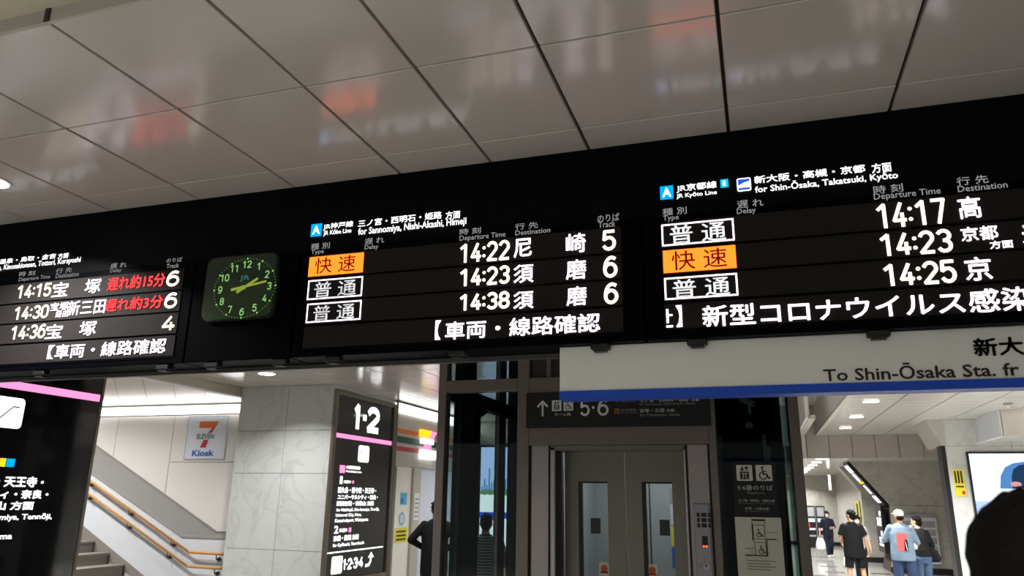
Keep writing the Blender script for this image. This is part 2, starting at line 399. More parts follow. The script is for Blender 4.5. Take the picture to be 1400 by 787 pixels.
for i in range(len(CX) - 1):
    for j in range(len(CY) - 1):
        if CX[i] > -2.5 and CY[j] > 8.8: continue
        if CY[j] > 16: continue
        if CX[i] > -2.5 and CX[i] < .3 and 6.0 < CY[j] < 8.7: continue
        t = tile(CX[i], CX[i + 1], CY[j], CY[j + 1], 3.6, cei)
        t.rotation_euler = (random.uniform(-.0025, .0025), random.uniform(-.0025, .0025), 0)
# step up at the near edge of the tiled ceiling, and the higher ceiling over the viewer
st = struct('trim_1', box(-9, 4, 1.772, 1.79, 3.6, 3.655), 'bulk')
for x in CX: MB().box(x - .012, x + .012, 1.766, 1.773, 3.6, 3.655).obj('seam_strip', 'joint', st)
struct('ceiling_near', box(-9, 4, -8, 1.775, 3.655, 3.70), 'lintel')
# beam along the stair opening
bm_ = struct('trim_2', box(-8.30, -8.17, 6.0, 10.8, 3.46, 3.66), 'lintel')
MB().box(-8.30, -8.165, 6.0, 10.8, 3.44, 3.46).obj('edge_moulding', 'lowwall', bm_)

# pillars with marble slabs
def slabs(P, us, vs, t, parent, m, gap=.003, name='marble_slab'):
    for i in range(len(us) - 1):
        for j in range(len(vs) - 1):
            a = P(us[i] + gap, vs[j] + gap, t); b = P(us[i + 1] - gap, vs[j + 1] - gap, 0)
            lo = [min(p, q) for p, q in zip(a, b)]; hi = [max(p, q) for p, q in zip(a, b)]
            MB().box(lo[0], hi[0], lo[1], hi[1], lo[2], hi[2], b=.0015).obj(name, m, parent)
pil2 = struct('wall_pillar', box(-8.15, -6.42, 10.50, 12.58, 0, 3.6), 'joint')
slabs(front(10.50), [-8.17, -7.25, -6.40], [0, 1.06, 2.21, 2.88, 3.6], .022, pil2, 'marble')
slabs(lambda u, v, d: (-6.42 + d, u, v), [10.48, 11.5, 12.6], [0, .5, 1.6, 2.6, 3.6], .022, pil2, 'marble')
pil1 = struct('wall_pillar_left', box(-8.15, -6.42, 3.82, 6.02, 0, 3.6), 'joint')
slabs(front(3.82), [-8.17, -7.25, -6.40], [0, 1.06, 2.21, 2.88, 3.6], .022, pil1, 'marble')
slabs(lambda u, v, d: (-6.42 + d, u, v), [3.80, 4.9, 6.04], [0, .5, 1.6, 2.6, 3.6], .022, pil1, 'marble')
slabs(lambda u, v, d: (u, 6.02 + d, v), [-8.15, -7.25, -6.42], [0, 1.06, 2.21, 2.88, 3.6], .022, pil1, 'marble')

# stair wall of cream panels, sloping cove above the strip lamp
sw = struct('wall_stair', box(-15, -8.1, 10.84, 11.0, 0, 3.6), 'joint')
us = [-15, -13.5, -12.25, -11.01, -9.76, -8.1]
for i in range(5):
    vs = [0, 2.40, 3.2] if i == 4 else [0, 3.2]
    for j in range(len(vs) - 1):
        MB().box(us[i] + .004, us[i + 1] - .004, 10.80, 10.85, vs[j] + .004, vs[j + 1] - .004, b=.002).obj('wall_panel', 'wallp', sw)
MB().box(-15, -8.1, 10.80, 10.85, 3.46, 3.6).obj('wall_panel', 'wallp', sw)
cv = struct('trim_3', MB().prism([(10.86, 3.50), (10.36, 4.42), (10.40, 4.45), (10.90, 3.53)], 'x', -15, -8.3), 'joint')
xs = [-15 + .634 * k for k in range(12)]
xs = [-11.057 + .634 * k for k in range(-6, 5)]
for a, b in zip(xs[:-1], xs[1:]):
    MB().prism([(10.80, 3.49), (10.30, 4.41), (10.36, 4.42), (10.86, 3.50)], 'x', a + .007, min(b, -8.31) - .007).obj('cove_panel', 'wallp', cv)
struct('ceiling_stair', box(-15, -8.3, 6.0, 10.4, 4.4, 4.5), 'lintel')
struct('wall_stair_left', box(-15.1, -15, 6.0, 11, 0, 4.5), 'wallp')

# low wall beside the stairs: skirting, white wall with ledge, grey band, all following the slope
def zs(x, x0, z0, x1, z1): return z0 + (x - x0) * (z1 - z0) / (x1 - x0)
def sloped(b, t): return [(x, z) for x, z in b] + [(x, z) for x, z in reversed(t)]
LA = lambda x: max(1.275, zs(x, -11.5, 2.72, -8.61, 1.28)); LC = lambda x: max(1.21, zs(x, -11.52, 2.31, -9.2, 1.21))
XB = [-14.4, -9.2, -8.61, -8.1]
lw = struct('trim_4', MB().prism([(-14.4, LC(-14.4)), (-14.4, 0), (-8.1, 0), (-8.1, 1.21), (-9.2, 1.21)], 'y', 10.70, 10.81), 'lowwall')
MB().prism([(-14.4, LC(-14.4) - .03), (-9.2, 1.18), (-8.1, 1.18), (-8.1, 1.215), (-9.2, 1.215), (-14.4, LC(-14.4) + .012)], 'y', 10.685, 10.81).obj('wall_ledge', 'band', lw)
MB().prism([(-14.4, LC(-14.4)), (-9.2, 1.21), (-8.1, 1.21), (-8.1, 1.275), (-8.61, 1.275), (-14.4, LA(-14.4))], 'y', 10.775, 10.81).obj('sloped_band', 'band', lw)
MB().prism([(-14.4, LA(-14.4)), (-8.61, 1.275), (-8.1, 1.275), (-8.1, 1.29), (-8.6, 1.29), (-14.4, LA(-14.4) + .016)], 'y', 10.765, 10.81).obj('band_edge', 'skirt', lw)
sk = lambda x: zs(x, -11.58, 1.44, -9.84, .54)
MB().prism([(-14.4, sk(-14.4) - .6), (-8.79, 0), (-8.1, 0), (-8.1, .10), (-8.98, .10), (-14.4, sk(-14.4))], 'y', 10.69, 10.705).obj('skirting', 'skirt', lw)

stairs = struct('trim_5', box(-14.9, -14.4, 6.3, 10.69, 0, 2.55), 'step')
for k in range(1, 14):
    x1 = -9.21 - .36 * (k - 1); z1 = .178 * k
    s_ = MB().box(-14.4, x1, 6.3, 10.69, z1 - .178, z1).obj('step', 'step', stairs)
    MB().box(x1 - .05, x1 + .012, 6.3, 10.685, z1 - .03, z1 + .004).obj('nosing', 'step', s_)
    MB().box(x1, x1 + .014, 10.655, 10.688, z1 - .17, z1 - .03).obj('riser_end', 'nosing', s_)

# shop front plane beyond the second pillar and the hall behind the lift
shopw = struct('wall_shop', box(-6.55, -6.40, 12.6, 16.9, 2.43, 3.6), 'shopf')
struct('wall_shop_inner', box(-10.2, -10.1, 12.6, 17, 0, 3.6), 'shopw')
struct('wall_shop_end', box(-10.2, -6.40, 15.9, 17, 0, 2.43), 'shopw')
struct('ceiling_shop', box(-10.2, -6.56, 12.6, 17, 2.75, 2.8), 'shopw')
wb = struct('wall_back', box(-6.5, -.1, 17.05, 17.2, 0, 4.4), 'joint')
slabs(front(17.05), [-6.45 + 1.06 * k for k in range(7)], [0, .9, 1.8, 2.7, 3.6, 4.4], .03, wb, 'marble2')

# corridor on the right: lit ceiling, recess beside it, soffit, lower far ceiling
bk = box(1.50, 6.5, 9.5, 21.7, 3.635, 3.66)
cc = struct('ceiling_corridor', bk, 'joint')
for a, b in zip([1.53, 2.36, 3.10, 3.85, 4.60, 5.40], [2.36, 3.10, 3.85, 4.60, 5.40, 6.5]):
    for c, e in ((9.5, 15.54), (15.54, 21.7)):
        n = 12
        for k in range(n):      # narrow boards across each bay, hairline joints
            y0 = c + (e - c) * k / n; y1 = c + (e - c) * (k + 1) / n
            tile(a, b, y0, y1, 3.6, cc, .012, .0015 if 0 < k < n - 1 else .004, 'ceiling_board', 'corr')
MB().box(1.44, 1.53, 9.5, 21.7, 3.59, 3.64).obj('edge_moulding', 'bulk', cc)
struct('wall_recess', box(1.46, 1.50, 9.5, 21.7, 3.6, 4.4), 'recess')
struct('ceiling_recess', box(-6.5, 1.5, 9.5, 21.7, 4.4, 4.45), 'recess')
sof = struct('wall_soffit', box(1.2, 6.5, 21.76, 21.9, 3.02, 4.4), 'joint')
for k in range(-1, 9):
    a = 1.76 + .555 * (k - 1); b = a + .555
    MB().box(max(a, 1.18) + .008, b - .008, 21.70, 21.77, 3.0, 4.4).obj('soffit_panel', 'soff', sof)
struct('wall_corridor_left', box(1.10, 1.18, 21.7, 38, 3.0, 4.4), 'recess')
struct('trim_6', box(1.06, 1.20, 17.5, 21.7, 3.62, 3.70), 'bulk')
struct('wall_corridor_left_upper', box(1.0, 1.08, 17.5, 21.7, 3.64, 4.4), 'recess')
struct('ceiling_far', box(1.18, 6.5, 21.9, 24.5, 3.05, 3.1), 'corr'); struct('ceiling_farther', box(1.18, 3.6, 24.5, 38, 3.05, 3.1), 'corr')
wf = struct('wall_far', box(-1.5, 5.0, 38.03, 38.2, 0, 4.4), 'joint')
slabs(front(38.03), [-1.5 + 1.0 * k for k in range(7)], [0, 1.2, 2.4, 3.6], .03, wf, 'marble2')
struct('baseboard_far', box(-1.5, 5, 37.97, 38.0, 0, .16), 'baseb')

# marble piers on the right, each with a slanting haunch towards the corridor
p1 = struct('wall_right_near', box(3.67, 6.5, 17.93, 18.3, 0, 3.6), 'joint')
slabs(front(17.93), [3.69, 4.9, 6.5], [0, 3.05, 3.6], .03, p1, 'marble')
MB().box(3.61, 3.69, 17.905, 18.3, 0, 3.06).obj('black_edge_strip', 'black', p1)
MB().prism([(3.40, 3.57), (3.62, 3.06), (3.72, 3.06), (3.72, 3.6), (3.40, 3.6)], 'y', 17.89, 19.3).obj('haunch', 'bulk', p1)
sb = struct('trim_7', box(4.33, 6.5, 16.2, 17.9, 3.13, 3.6), 'corr')
MB().box(4.29, 4.34, 16.2, 17.9, 3.11, 3.6).obj('edge_moulding', 'lowwall', sb)
p2 = struct('wall_right_middle', MB().prism([(3.30, 0), (6.5, 0), (6.5, 3.05), (2.48, 3.05), (3.43, 1.83), (3.43, .6)], 'y', 24.53, 26.3), 'joint')
us = [3.43, 4.3, 5.2, 6.5]
slabs(front(24.53), us, [0.16, 1.83], .03, p2, 'marble2')
MB().prism([(2.49, 3.05), (3.43, 1.835), (5.2, 1.835), (5.2, 3.05)], 'y', 24.5, 24.53).obj('marble_slab', 'marble2', p2)
MB().prism([(3.29, .16), (3.43, .16), (3.43, .66)], 'y', 24.5, 24.53).obj('marble_slab', 'marble2', p2)
MB().box(3.28, 6.5, 24.48, 24.53, 0, .16).obj('skirting', 'baseb', p2)
p3 = struct('wall_right_far', box(3.15, 4.2, 28.43, 38, 0, 3.05), 'marble2')
MB().prism([(2.55, 3.05), (3.15, 2.25), (3.2, 2.25), (3.2, 3.05)], 'y', 28.4, 29.2).obj('haunch', 'bulk', p3)
MB().box(3.12, 4.2, 28.38, 38, 0, .16).obj('skirting', 'baseb', p3)
struct('wall_right', box(6.5, 6.6, -8, 28, 0, 4.4), 'marble2')

# ---------------------------------------------------------------- departure boards
YB = 3.39
ft = struct('trim_8', box(-6.4, 2.6, YB + .005, 3.75, 3.205, 3.6), 'fascia')
TXT = [
 ('c', 'JR神戸線', 'w', -2.221, -2.034, 3.31, 3.349),
 ('c', 'JR Kōbe Line', 'w', -2.217, -2.042, 3.274, 3.308),
 ('c', '三ノ宮・西明石・姫路', 'w', -2.003, -1.507, 3.307, 3.348),
 ('c', '方面', 'w', -1.485, -1.403, 3.298, 3.342),
 ('c', 'for Sannomiya, Nishi-Akashi, Himeji', 'w', -1.999, -1.367, 3.25, 3.301),
 ('c', '種 別', 'h', -2.289, -2.17, 3.202, 3.238),
 ('c', 'Type', 'h', -2.285, -2.204, 3.169, 3.201),
 ('c', '遅 れ', 'h', -1.955, -1.837, 3.202, 3.237),
 ('c', 'Delay', 'h', -1.952, -1.87, 3.166, 3.199),
 ('c', '時 刻', 'h', -1.402, -1.285, 3.203, 3.237),
 ('c', 'Departure Time', 'h', -1.401, -1.15, 3.163, 3.2),
 ('c', '行 先', 'h', -1.099, -0.979, 3.201, 3.235),
 ('c', 'Destination', 'h', -1.098, -0.915, 3.172, 3.198),
 ('c', 'のりば', 'h', -0.676, -0.568, 3.198, 3.238),
 ('c', 'Track', 'h', -0.672, -0.589, 3.17, 3.201),
 ('c', '快 速', 'k', -2.249, -1.998, 3.056, 3.15),
 ('c', '普 通', 'w', -2.245, -1.987, 2.924, 3.013),
 ('c', '普 通', 'w', -2.238, -1.986, 2.795, 2.88),
 ('c', '14:22', 'y', -1.399, -1.125, 3.046, 3.152),
 ('c', '14:23', 'y', -1.394, -1.123, 2.921, 3.017),
 ('c', '14:38', 'y', -1.391, -1.121, 2.794, 2.883),
 ('c', '5', 'y', -0.658, -0.583, 3.048, 3.153),
 ('c', '6', 'y', -0.655, -0.579, 2.912, 3.02),
 ('c', '6', 'y', -0.654, -0.578, 2.782, 2.887),
 ('c', '尼', 'l', -1.104, -1.009, 3.052, 3.151),
 ('c', '崎', 'l', -0.834, -0.735, 3.052, 3.152),
 ('c', '須', 'l', -1.103, -0.999, 2.919, 3.014),
 ('c', '磨', 'l', -0.835, -0.734, 2.917, 3.017),
 ('c', '須', 'l', -1.102, -0.998, 2.787, 2.876),
 ('c', '磨', 'l', -0.833, -0.733, 2.786, 2.881),
 ('c', '【', 'l', -1.515, -1.484, 2.655, 2.755),
 ('c', '車両・線路確認', 'l', -1.46, -0.671, 2.652, 2.744),
 ('r', 'JR京都線', 'w', -0.29, -0.104, 3.309, 3.35),
 ('r', 'JR Kyōto Line', 'w', -0.292, -0.106, 3.277, 3.304),
 ('r', '新大阪・高槻・京都', 'w', 0.065, 0.536, 3.313, 3.351),
 ('r', '方面', 'w', 0.562, 0.641, 3.303, 3.349),
 ('r', 'for Shin-Ōsaka, Takatsuki, Kyōto', 'w', 0.065, 0.662, 3.26, 3.308),
 ('r', '種 別', 'h', -0.361, -0.248, 3.2, 3.236),
 ('r', 'Type', 'h', -0.36, -0.286, 3.167, 3.2),
 ('r', '遅 れ', 'h', -0.019, 0.097, 3.2, 3.238),
 ('r', 'Delay', 'h', -0.022, 0.061, 3.164, 3.199),
 ('r', '時 刻', 'h', 0.558, 0.675, 3.204, 3.243),
 ('r', 'Departure Time', 'h', 0.556, 0.817, 3.169, 3.207),
 ('r', '行 先', 'h', 0.882, 1.001, 3.205, 3.243),
 ('r', 'Destination', 'h', 0.882, 1.066, 3.176, 3.204),
 ('r', '普 通', 'w', -0.332, -0.076, 3.052, 3.147),
 ('r', '快 速', 'k', -0.328, -0.079, 2.922, 3.016),
 ('r', '普 通', 'w', -0.33, -0.075, 2.791, 2.88),
 ('r', '14:17', 'y', 0.553, 0.826, 3.038, 3.156),
 ('r', '14:23', 'y', 0.552, 0.831, 2.912, 3.016),
 ('r', '14:25', 'y', 0.551, 0.829, 2.779, 2.88),
 ('r', '高', 'l', 0.872, 0.956, 3.053, 3.151),
 ('r', '京都', 'l', 0.866, 1.002, 2.953, 3.016),
 ('r', '方面', 'l', 0.965, 1.048, 2.912, 2.946),
 ('r', '米', 'l', 1.084, 1.162, 2.92, 3.009),
 ('r', '京', 'l', 0.861, 0.958, 2.782, 2.883),
 ('r', '】', 'l', -0.32, -0.293, 2.654, 2.756),
 ('r', '新型コロナウイルス感染', 'l', -0.203, 1.086, 2.647, 2.746),
 ('l', '城崎温泉・鳥取・倉吉', 'w', -4.76, -4.159, 3.315, 3.349),
 ('l', '方面', 'w', -4.142, -4.055, 3.309, 3.344),
 ('l', 'Sanda, Kinosakionsen, Tottori, Kurayoshi', 'w', -4.723, -3.948, 3.263, 3.309),
 ('l', '時 刻', 'h', -4.443, -4.309, 3.215, 3.248),
 ('l', 'Departure Time', 'h', -4.437, -4.175, 3.177, 3.209),
 ('l', '行 先', 'h', -4.134, -4.004, 3.211, 3.244),
 ('l', 'Destination', 'h', -4.128, -3.942, 3.18, 3.21),
 ('l', '遅 れ', 'h', -3.701, -3.574, 3.209, 3.241),
 ('l', 'Delay', 'h', -3.694, -3.608, 3.177, 3.205),
 ('l', 'のりば', 'h', -3.277, -3.163, 3.21, 3.237),
 ('l', 'Track', 'h', -3.271, -3.18, 3.175, 3.202),
 ('l', '14:15', 'y', -4.428, -4.14, 3.064, 3.154),
 ('l', '14:30', 'y', -4.416, -4.128, 2.924, 3.012),
 ('l', '14:36', 'y', -4.411, -4.122, 2.797, 2.888),
 ('l', '6', 'y', -3.256, -3.157, 3.059, 3.155),
 ('l', '6', 'y', -3.248, -3.15, 2.926, 3.021),
 ('l', '4', 'y', -3.243, -3.142, 2.792, 2.881),
 ('l', '宝', 'l', -4.131, -4.002, 3.056, 3.15),
 ('l', '塚', 'l', -3.869, -3.745, 3.06, 3.151),
 ('l', '宝塚', 'l', -4.121, -3.974, 2.967, 3.019),
 ('l', '経由', 'l', -4.066, -3.968, 2.923, 2.968),
 ('l', '新三田', 'l', -3.978, -3.684, 2.928, 3.021),
 ('l', '宝', 'l', -4.122, -3.987, 2.791, 2.881),
 ('l', '塚', 'l', -3.854, -3.725, 2.796, 2.884),
 ('l', '【', 'l', -4.074, -4.024, 2.664, 2.75),
 ('l', '車両・線路確認', 'l', -4.016, -3.189, 2.663, 2.751),
 ('l', '遅れ約15分', 'r', -3.694, -3.263, 3.066, 3.149),
 ('l', '遅れ約3分', 'r', -3.69, -3.256, 2.934, 3.013),
]
def numeral(f, ch, u0, u1, v0, v1, t):
    W_, H_ = u1 - u0, v1 - v0
    X = lambda a: u0 + t / 2 + a * (W_ - t); Z = lambda b: v0 + t / 2 + b * (H_ - t)
    arc = lambda cx, cy, rx, ry, a0, a1, n=10: [(X(cx + rx * math.cos(R(a0 + (a1 - a0) * i / n))), Z(cy + ry * math.sin(R(a0 + (a1 - a0) * i / n)))) for i in range(n + 1)]
    if ch == '1': f.stroke([(X(.1), Z(.80)), (X(.62), Z(1)), (X(.62), Z(0))], t)
    elif ch == '2': f.stroke(arc(.5, .72, .5, .28, 160, -30) + [(X(0), Z(0)), (X(1), Z(0))], t)
    elif ch == '3': f.stroke(arc(.5, .76, .48, .24, 150, -90) + arc(.5, .26, .5, .26, 90, -150), t)
    elif ch == '4': f.stroke([(X(1), Z(.26)), (X(0), Z(.26)), (X(.66), Z(1))], t).stroke([(X(.72), Z(.55)), (X(.72), Z(0))], t)
    elif ch == '5': f.stroke([(X(.95), Z(1)), (X(.1), Z(1)), (X(.05), Z(.55))] + arc(.48, .33, .52, .33, 130, -150), t)
    elif ch == '6': f.stroke(arc(.62, .42, .62, .58, 62, 180, 8) + arc(.5, .33, .5, .33, 180, -180, 18), t)
    elif ch == '7': f.stroke([(X(0), Z(1)), (X(1), Z(1)), (X(.45), Z(0))], t)
    elif ch == '8': f.stroke(arc(.5, .76, .45, .24, 0, 360, 16), t).stroke(arc(.5, .26, .5, .26, 0, 360, 16), t)
    elif ch == '0': f.stroke([(X(0), Z(.3)), (X(0), Z(.7))] + arc(.5, .7, .5, .3, 180, 0) + arc(.5, .3, .5, .3, 0, -180), t)
    elif ch == '9': f.stroke(arc(.38, .58, .62, .58, -118, 0, 8) + arc(.5, .67, .5, .33, 0, 360, 18), t)
    return f
def led_time(s, P, u0, u1, v0, v1, m, parent):
    g = MB(); W_ = u1 - u0; cw = W_ * .215; st = [0, .235, None, .550, .785]
    f = Flat(P, .004)
    for ch, k in zip(s, st):
        if k is None:
            for z in (.30, .70): f.disc(u0 + W_ * .497, v0 + (v1 - v0) * z, .0085, 10)
        else: numeral(f, ch, u0 + k * W_, u0 + k * W_ + cw, v0, v1, .0145)
    return f.obj('departure_time', m, parent)
BOARDS = {
 'l': ('left departure board listing red delay notices, cut by the frame edge', -4.957, -3.062, -4.86, -3.135),
 'c': ('middle departure board with orange first row, right of the green clock', -2.358, -.464, -2.285, -.563),
 'r': ('right departure board with orange middle row above the white hanging sign', -.460, 1.434, -.372, 1.352)}
ROWZ = [(3.040, 3.166), (2.909, 3.028), (2.778, 2.898), (2.648, 2.765)]
INK = dict(w='hdr', h='hdr_d', k='led_d', y='led_y', l='led_l', r='led_r')
P = front(YB); PL = front(YB - .004)
for key, (lab, x0, x1, lx0, lx1) in BOARDS.items():
    t = thing('departure_board', lab, 'departure board', ((x0 + x1) / 2, YB + .15, 2.6), 'departure boards')
    MB().box(x0 + .003, x1 - .003, YB + .001, 3.75, 2.602, 3.205, b=.004).obj('housing', 'housing', t)
    for (a, b) in ROWZ: MB().box(lx0, lx1, YB - .004, YB + .002, a, b).obj('led_row', 'led', t)
    MB().box(lx0 - .012, lx1 + .012, YB - .002, YB + .002, ROWZ[3][0] - .012, ROWZ[3][0] - .003).obj('display_border', 'face', t)
    g = [q for q in TXT if q[0] == key]
    for (_, s, kd, u0, u1, v0, v1) in g:
        if kd in 'wh':
            text(s, P, u0, u1, v0, v1, INK[kd], t, 'heading', .012 if kd == 'w' else .004)
        elif kd == 'k':
            text(s, PL, u0, u1, v0, v1, INK[kd], t, 'train_type', .006, d=.007)
        elif ':' in s: led_time(s, PL, u0, u1, v0, v1, INK[kd], t)
        elif kd == 'y':
            f = Flat(PL, .004); numeral(f, s, u0 + .004, u1 - .004, v0, v1, .0155); f.obj('track_number', INK[kd], t)
        else:
            nm = 'departure_time' if ':' in s else 'track_number' if kd == 'y' else 'delay_notice' if kd == 'r' else 'scrolling_message' if v0 < 2.7 else 'destination'
            text(s, PL, u0, min(u1, 1.35) if s != '米' else u1, v0, v1, INK[kd], t, nm, .014 if kd != 'y' else .022)
    if key == 'c':
        boxes = [('o', -2.289, -1.952, 3.046, 3.158), ('f', -2.283, -1.948, 2.914, 3.024), ('f', -2.277, -1.946, 2.786, 2.892)]
        Flat(P, .004).rect(-2.299, -2.229, 3.279, 3.354).obj('line_symbol', 'cyan', t); text('A', P, -2.288, -2.240, 3.292, 3.342, 'hdr', t, 'line_letter', .03, .006)
    if key == 'r':
        boxes = [('f', -.369, -.040, 3.046, 3.154), ('o', -.367, -.040, 2.914, 3.024), ('f', -.366, -.041, 2.785, 2.890)]
        Flat(P, .004).rect(-.368, -.306, 3.282, 3.351).obj('line_symbol', 'cyan', t); text('A', P, -.358, -.316, 3.294, 3.34, 'hdr', t, 'line_letter', .03, .006)
        Flat(P, .004).rect(-.087, -.051, 3.311, 3.353).obj('line_symbol', 'teal', t); Flat(P, .006).rect(-.076, -.064, 3.319, 3.345).obj('line_letter', 'hdr', t)
        Flat(P, .004).rrect(-.013, .049, 3.283, 3.348, .008).obj('train_symbol', 'hdr', t)
        Flat(P, .006).rect(-.008, .044, 3.288, 3.300).poly([(-.008, 3.343), (.044, 3.343), (.044, 3.330), (.024, 3.326), (.006, 3.318), (-.008, 3.310)]).obj('train_emblem', 'royal', t)
        f = Flat(PL, .004); f.rect(-.363, -.353, 2.675, 2.741); f.rect(-.353, -.335, 2.708, 2.716); f.obj('scrolling_message', 'led_l', t); f = Flat(PL, .004); f.rect(-.365, -.335, 2.655, 2.664); f.obj('scrolling_message', 'led_l', t)
    if key != 'l':
        for kd, u0, u1, v0, v1 in boxes:
            if kd == 'o': Flat(PL, .003).rect(u0, u1, v0, v1).obj('type_field', 'led_o', t)
            else: Flat(PL, .003).frame(u0, u1, v0, v1, .007).obj('type_border', 'led_l', t)
# rail and clips under the boards
rl = tag(box(-6.4, 2.6, 3.60, 3.63, 2.578, 2.600).obj('mounting_rail', 'rail'), 'thin metal rail running along the underside of the black boards', 'rail')
for i, x in enumerate([-4.14, -3.21, -2.874, -2.435, -2.108, -1.40, -.678, -.234, .513]):
    lab = ['under the red delay rows of the left board', 'under the right end of the left board', 'under the left half of the clock', 'under the right half of the clock', 'under the left end of the middle board',
           'under the middle of the middle board', 'under the right end of the middle board', 'at the left end of the right board', 'under the departure times of the right board'][i]
    b = MB().box(x - .045, x + .045, 3.395, 3.444, 2.572, 2.601, b=.005); b.box(x - .03, x + .03, 3.40, 3.44, 2.562, 2.573)
    tag(b.obj('board_clip', 'clip'), 'black metal clip ' + lab, 'clip', 'clips under the boards')

# clock
ck = thing('station_clock', 'square clock with green dial and yellowish hands between two departure boards', 'clock', (-2.71, YB + .15, 2.6))
MB().box(-3.057, -2.363, YB + .001, 3.75, 2.602, 3.205, b=.004).obj('housing', 'housing', ck)
cr = MB(); f = Flat(front(YB), 0)
def rbox(u0, u1, v0, v1, r, y0, y1):
    q = Flat(lambda u, v, d: (u, v, 0)); q.rrect(u0, u1, v0, v1, r, 6); return MB().prism([(p[0], p[1]) for p in q.m.v], 'y', y0, y1)
rbox(-2.956, -2.478, 2.828, 3.201, .05, YB - .020, YB + .004).obj('dial_rim', 'dialrim', ck)
rbox(-2.915, -2.486, 2.834, 3.196, .045, YB - .023, YB - .019).obj('dial', 'dial', ck)
CU, CV, RX, RZ = -2.683, 3.007, .203, .172
PC = front(YB - .023); q = Flat(PC, .002)
for k in range(60):
    a = R(6 * k); big = k % 5 == 0
    q.disc(CU + RX * math.sin(a), CV + RZ * math.cos(a), .0062 if big else .0024, 8 if big else 6)
q.obj('minute_dots', 'lume', ck)
for k in range(1, 13):
    a = R(30 * k); u, v = CU + .163 * math.sin(a), CV + .138 * math.cos(a); wd = .017 if k < 10 else .030
    f = Flat(PC, .002)
    for n_, ch in enumerate(str(k)):
        u0 = u - .015 if k < 10 else u - .031 + .032 * n_
        numeral(f, ch, u0, u0 + .029, v - .022, v + .022, .0068)
    f.obj('numeral', 'lume', ck)
def hand(tip, tail, wd, y, nm):
    (a, b), (c, e) = tail, tip; l = math.hypot(c - a, e - b); nx, ny = -(e - b) / l * wd, (c - a) / l * wd
    MB().prism([(a - nx, b - ny), (c - nx * .7, e - ny * .7), (c + nx * .7, e + ny * .7), (a + nx, b + ny)], 'y', y - .003, y).obj(nm, 'hand', ck)
hand((-2.598, 3.056), (-2.731, 2.983), .0085, YB - .027, 'hour_hand'); hand((-2.537, 3.033), (-2.765, 2.999), .0075, YB - .032, 'minute_hand')
MB().frustum((CU - .003, YB - .024, 3.010), .012, (CU - .003, YB - .037, 3.010), .010).obj('hand_hub', 'hand', ck)
text('JR', PC, -2.722, -2.656, 3.045, 3.082, 'logo_t', ck, 'emblem', .02, .002)
rbox(-2.945, -2.482, 2.832, 3.198, .045, YB - .041, YB - .039).obj('cover_glass', 'clockglass', ck)

# hanging white sign below the boards
hs = thing('hanging_sign', 'long white sign with blue bottom stripe hanging below the right departure board', 'sign', (.6, 3.5, 2.60))
MB().box(-.886, 2.3, 3.45, 3.56, 2.35, 2.601, b=.004).obj('sign_panel', 'signw', hs)
MB().box(-.887, 2.301, 3.447, 3.561, 2.349, 2.388).obj('blue_stripe', 'signb', hs)
Flat(front(3.447), .001).rect(-.886, 2.3, 2.388, 2.393).obj('pale_line', 'white_p', hs)
PH = front(3.45)
text('To Shin-Ōsaka Sta. fr', PH, .284, 1.013, 2.396, 2.464, 'ink', hs, 'lettering', .02)
text('新大', PH, .863, 1.042, 2.478, 2.555, 'ink', hs, 'lettering', .03)

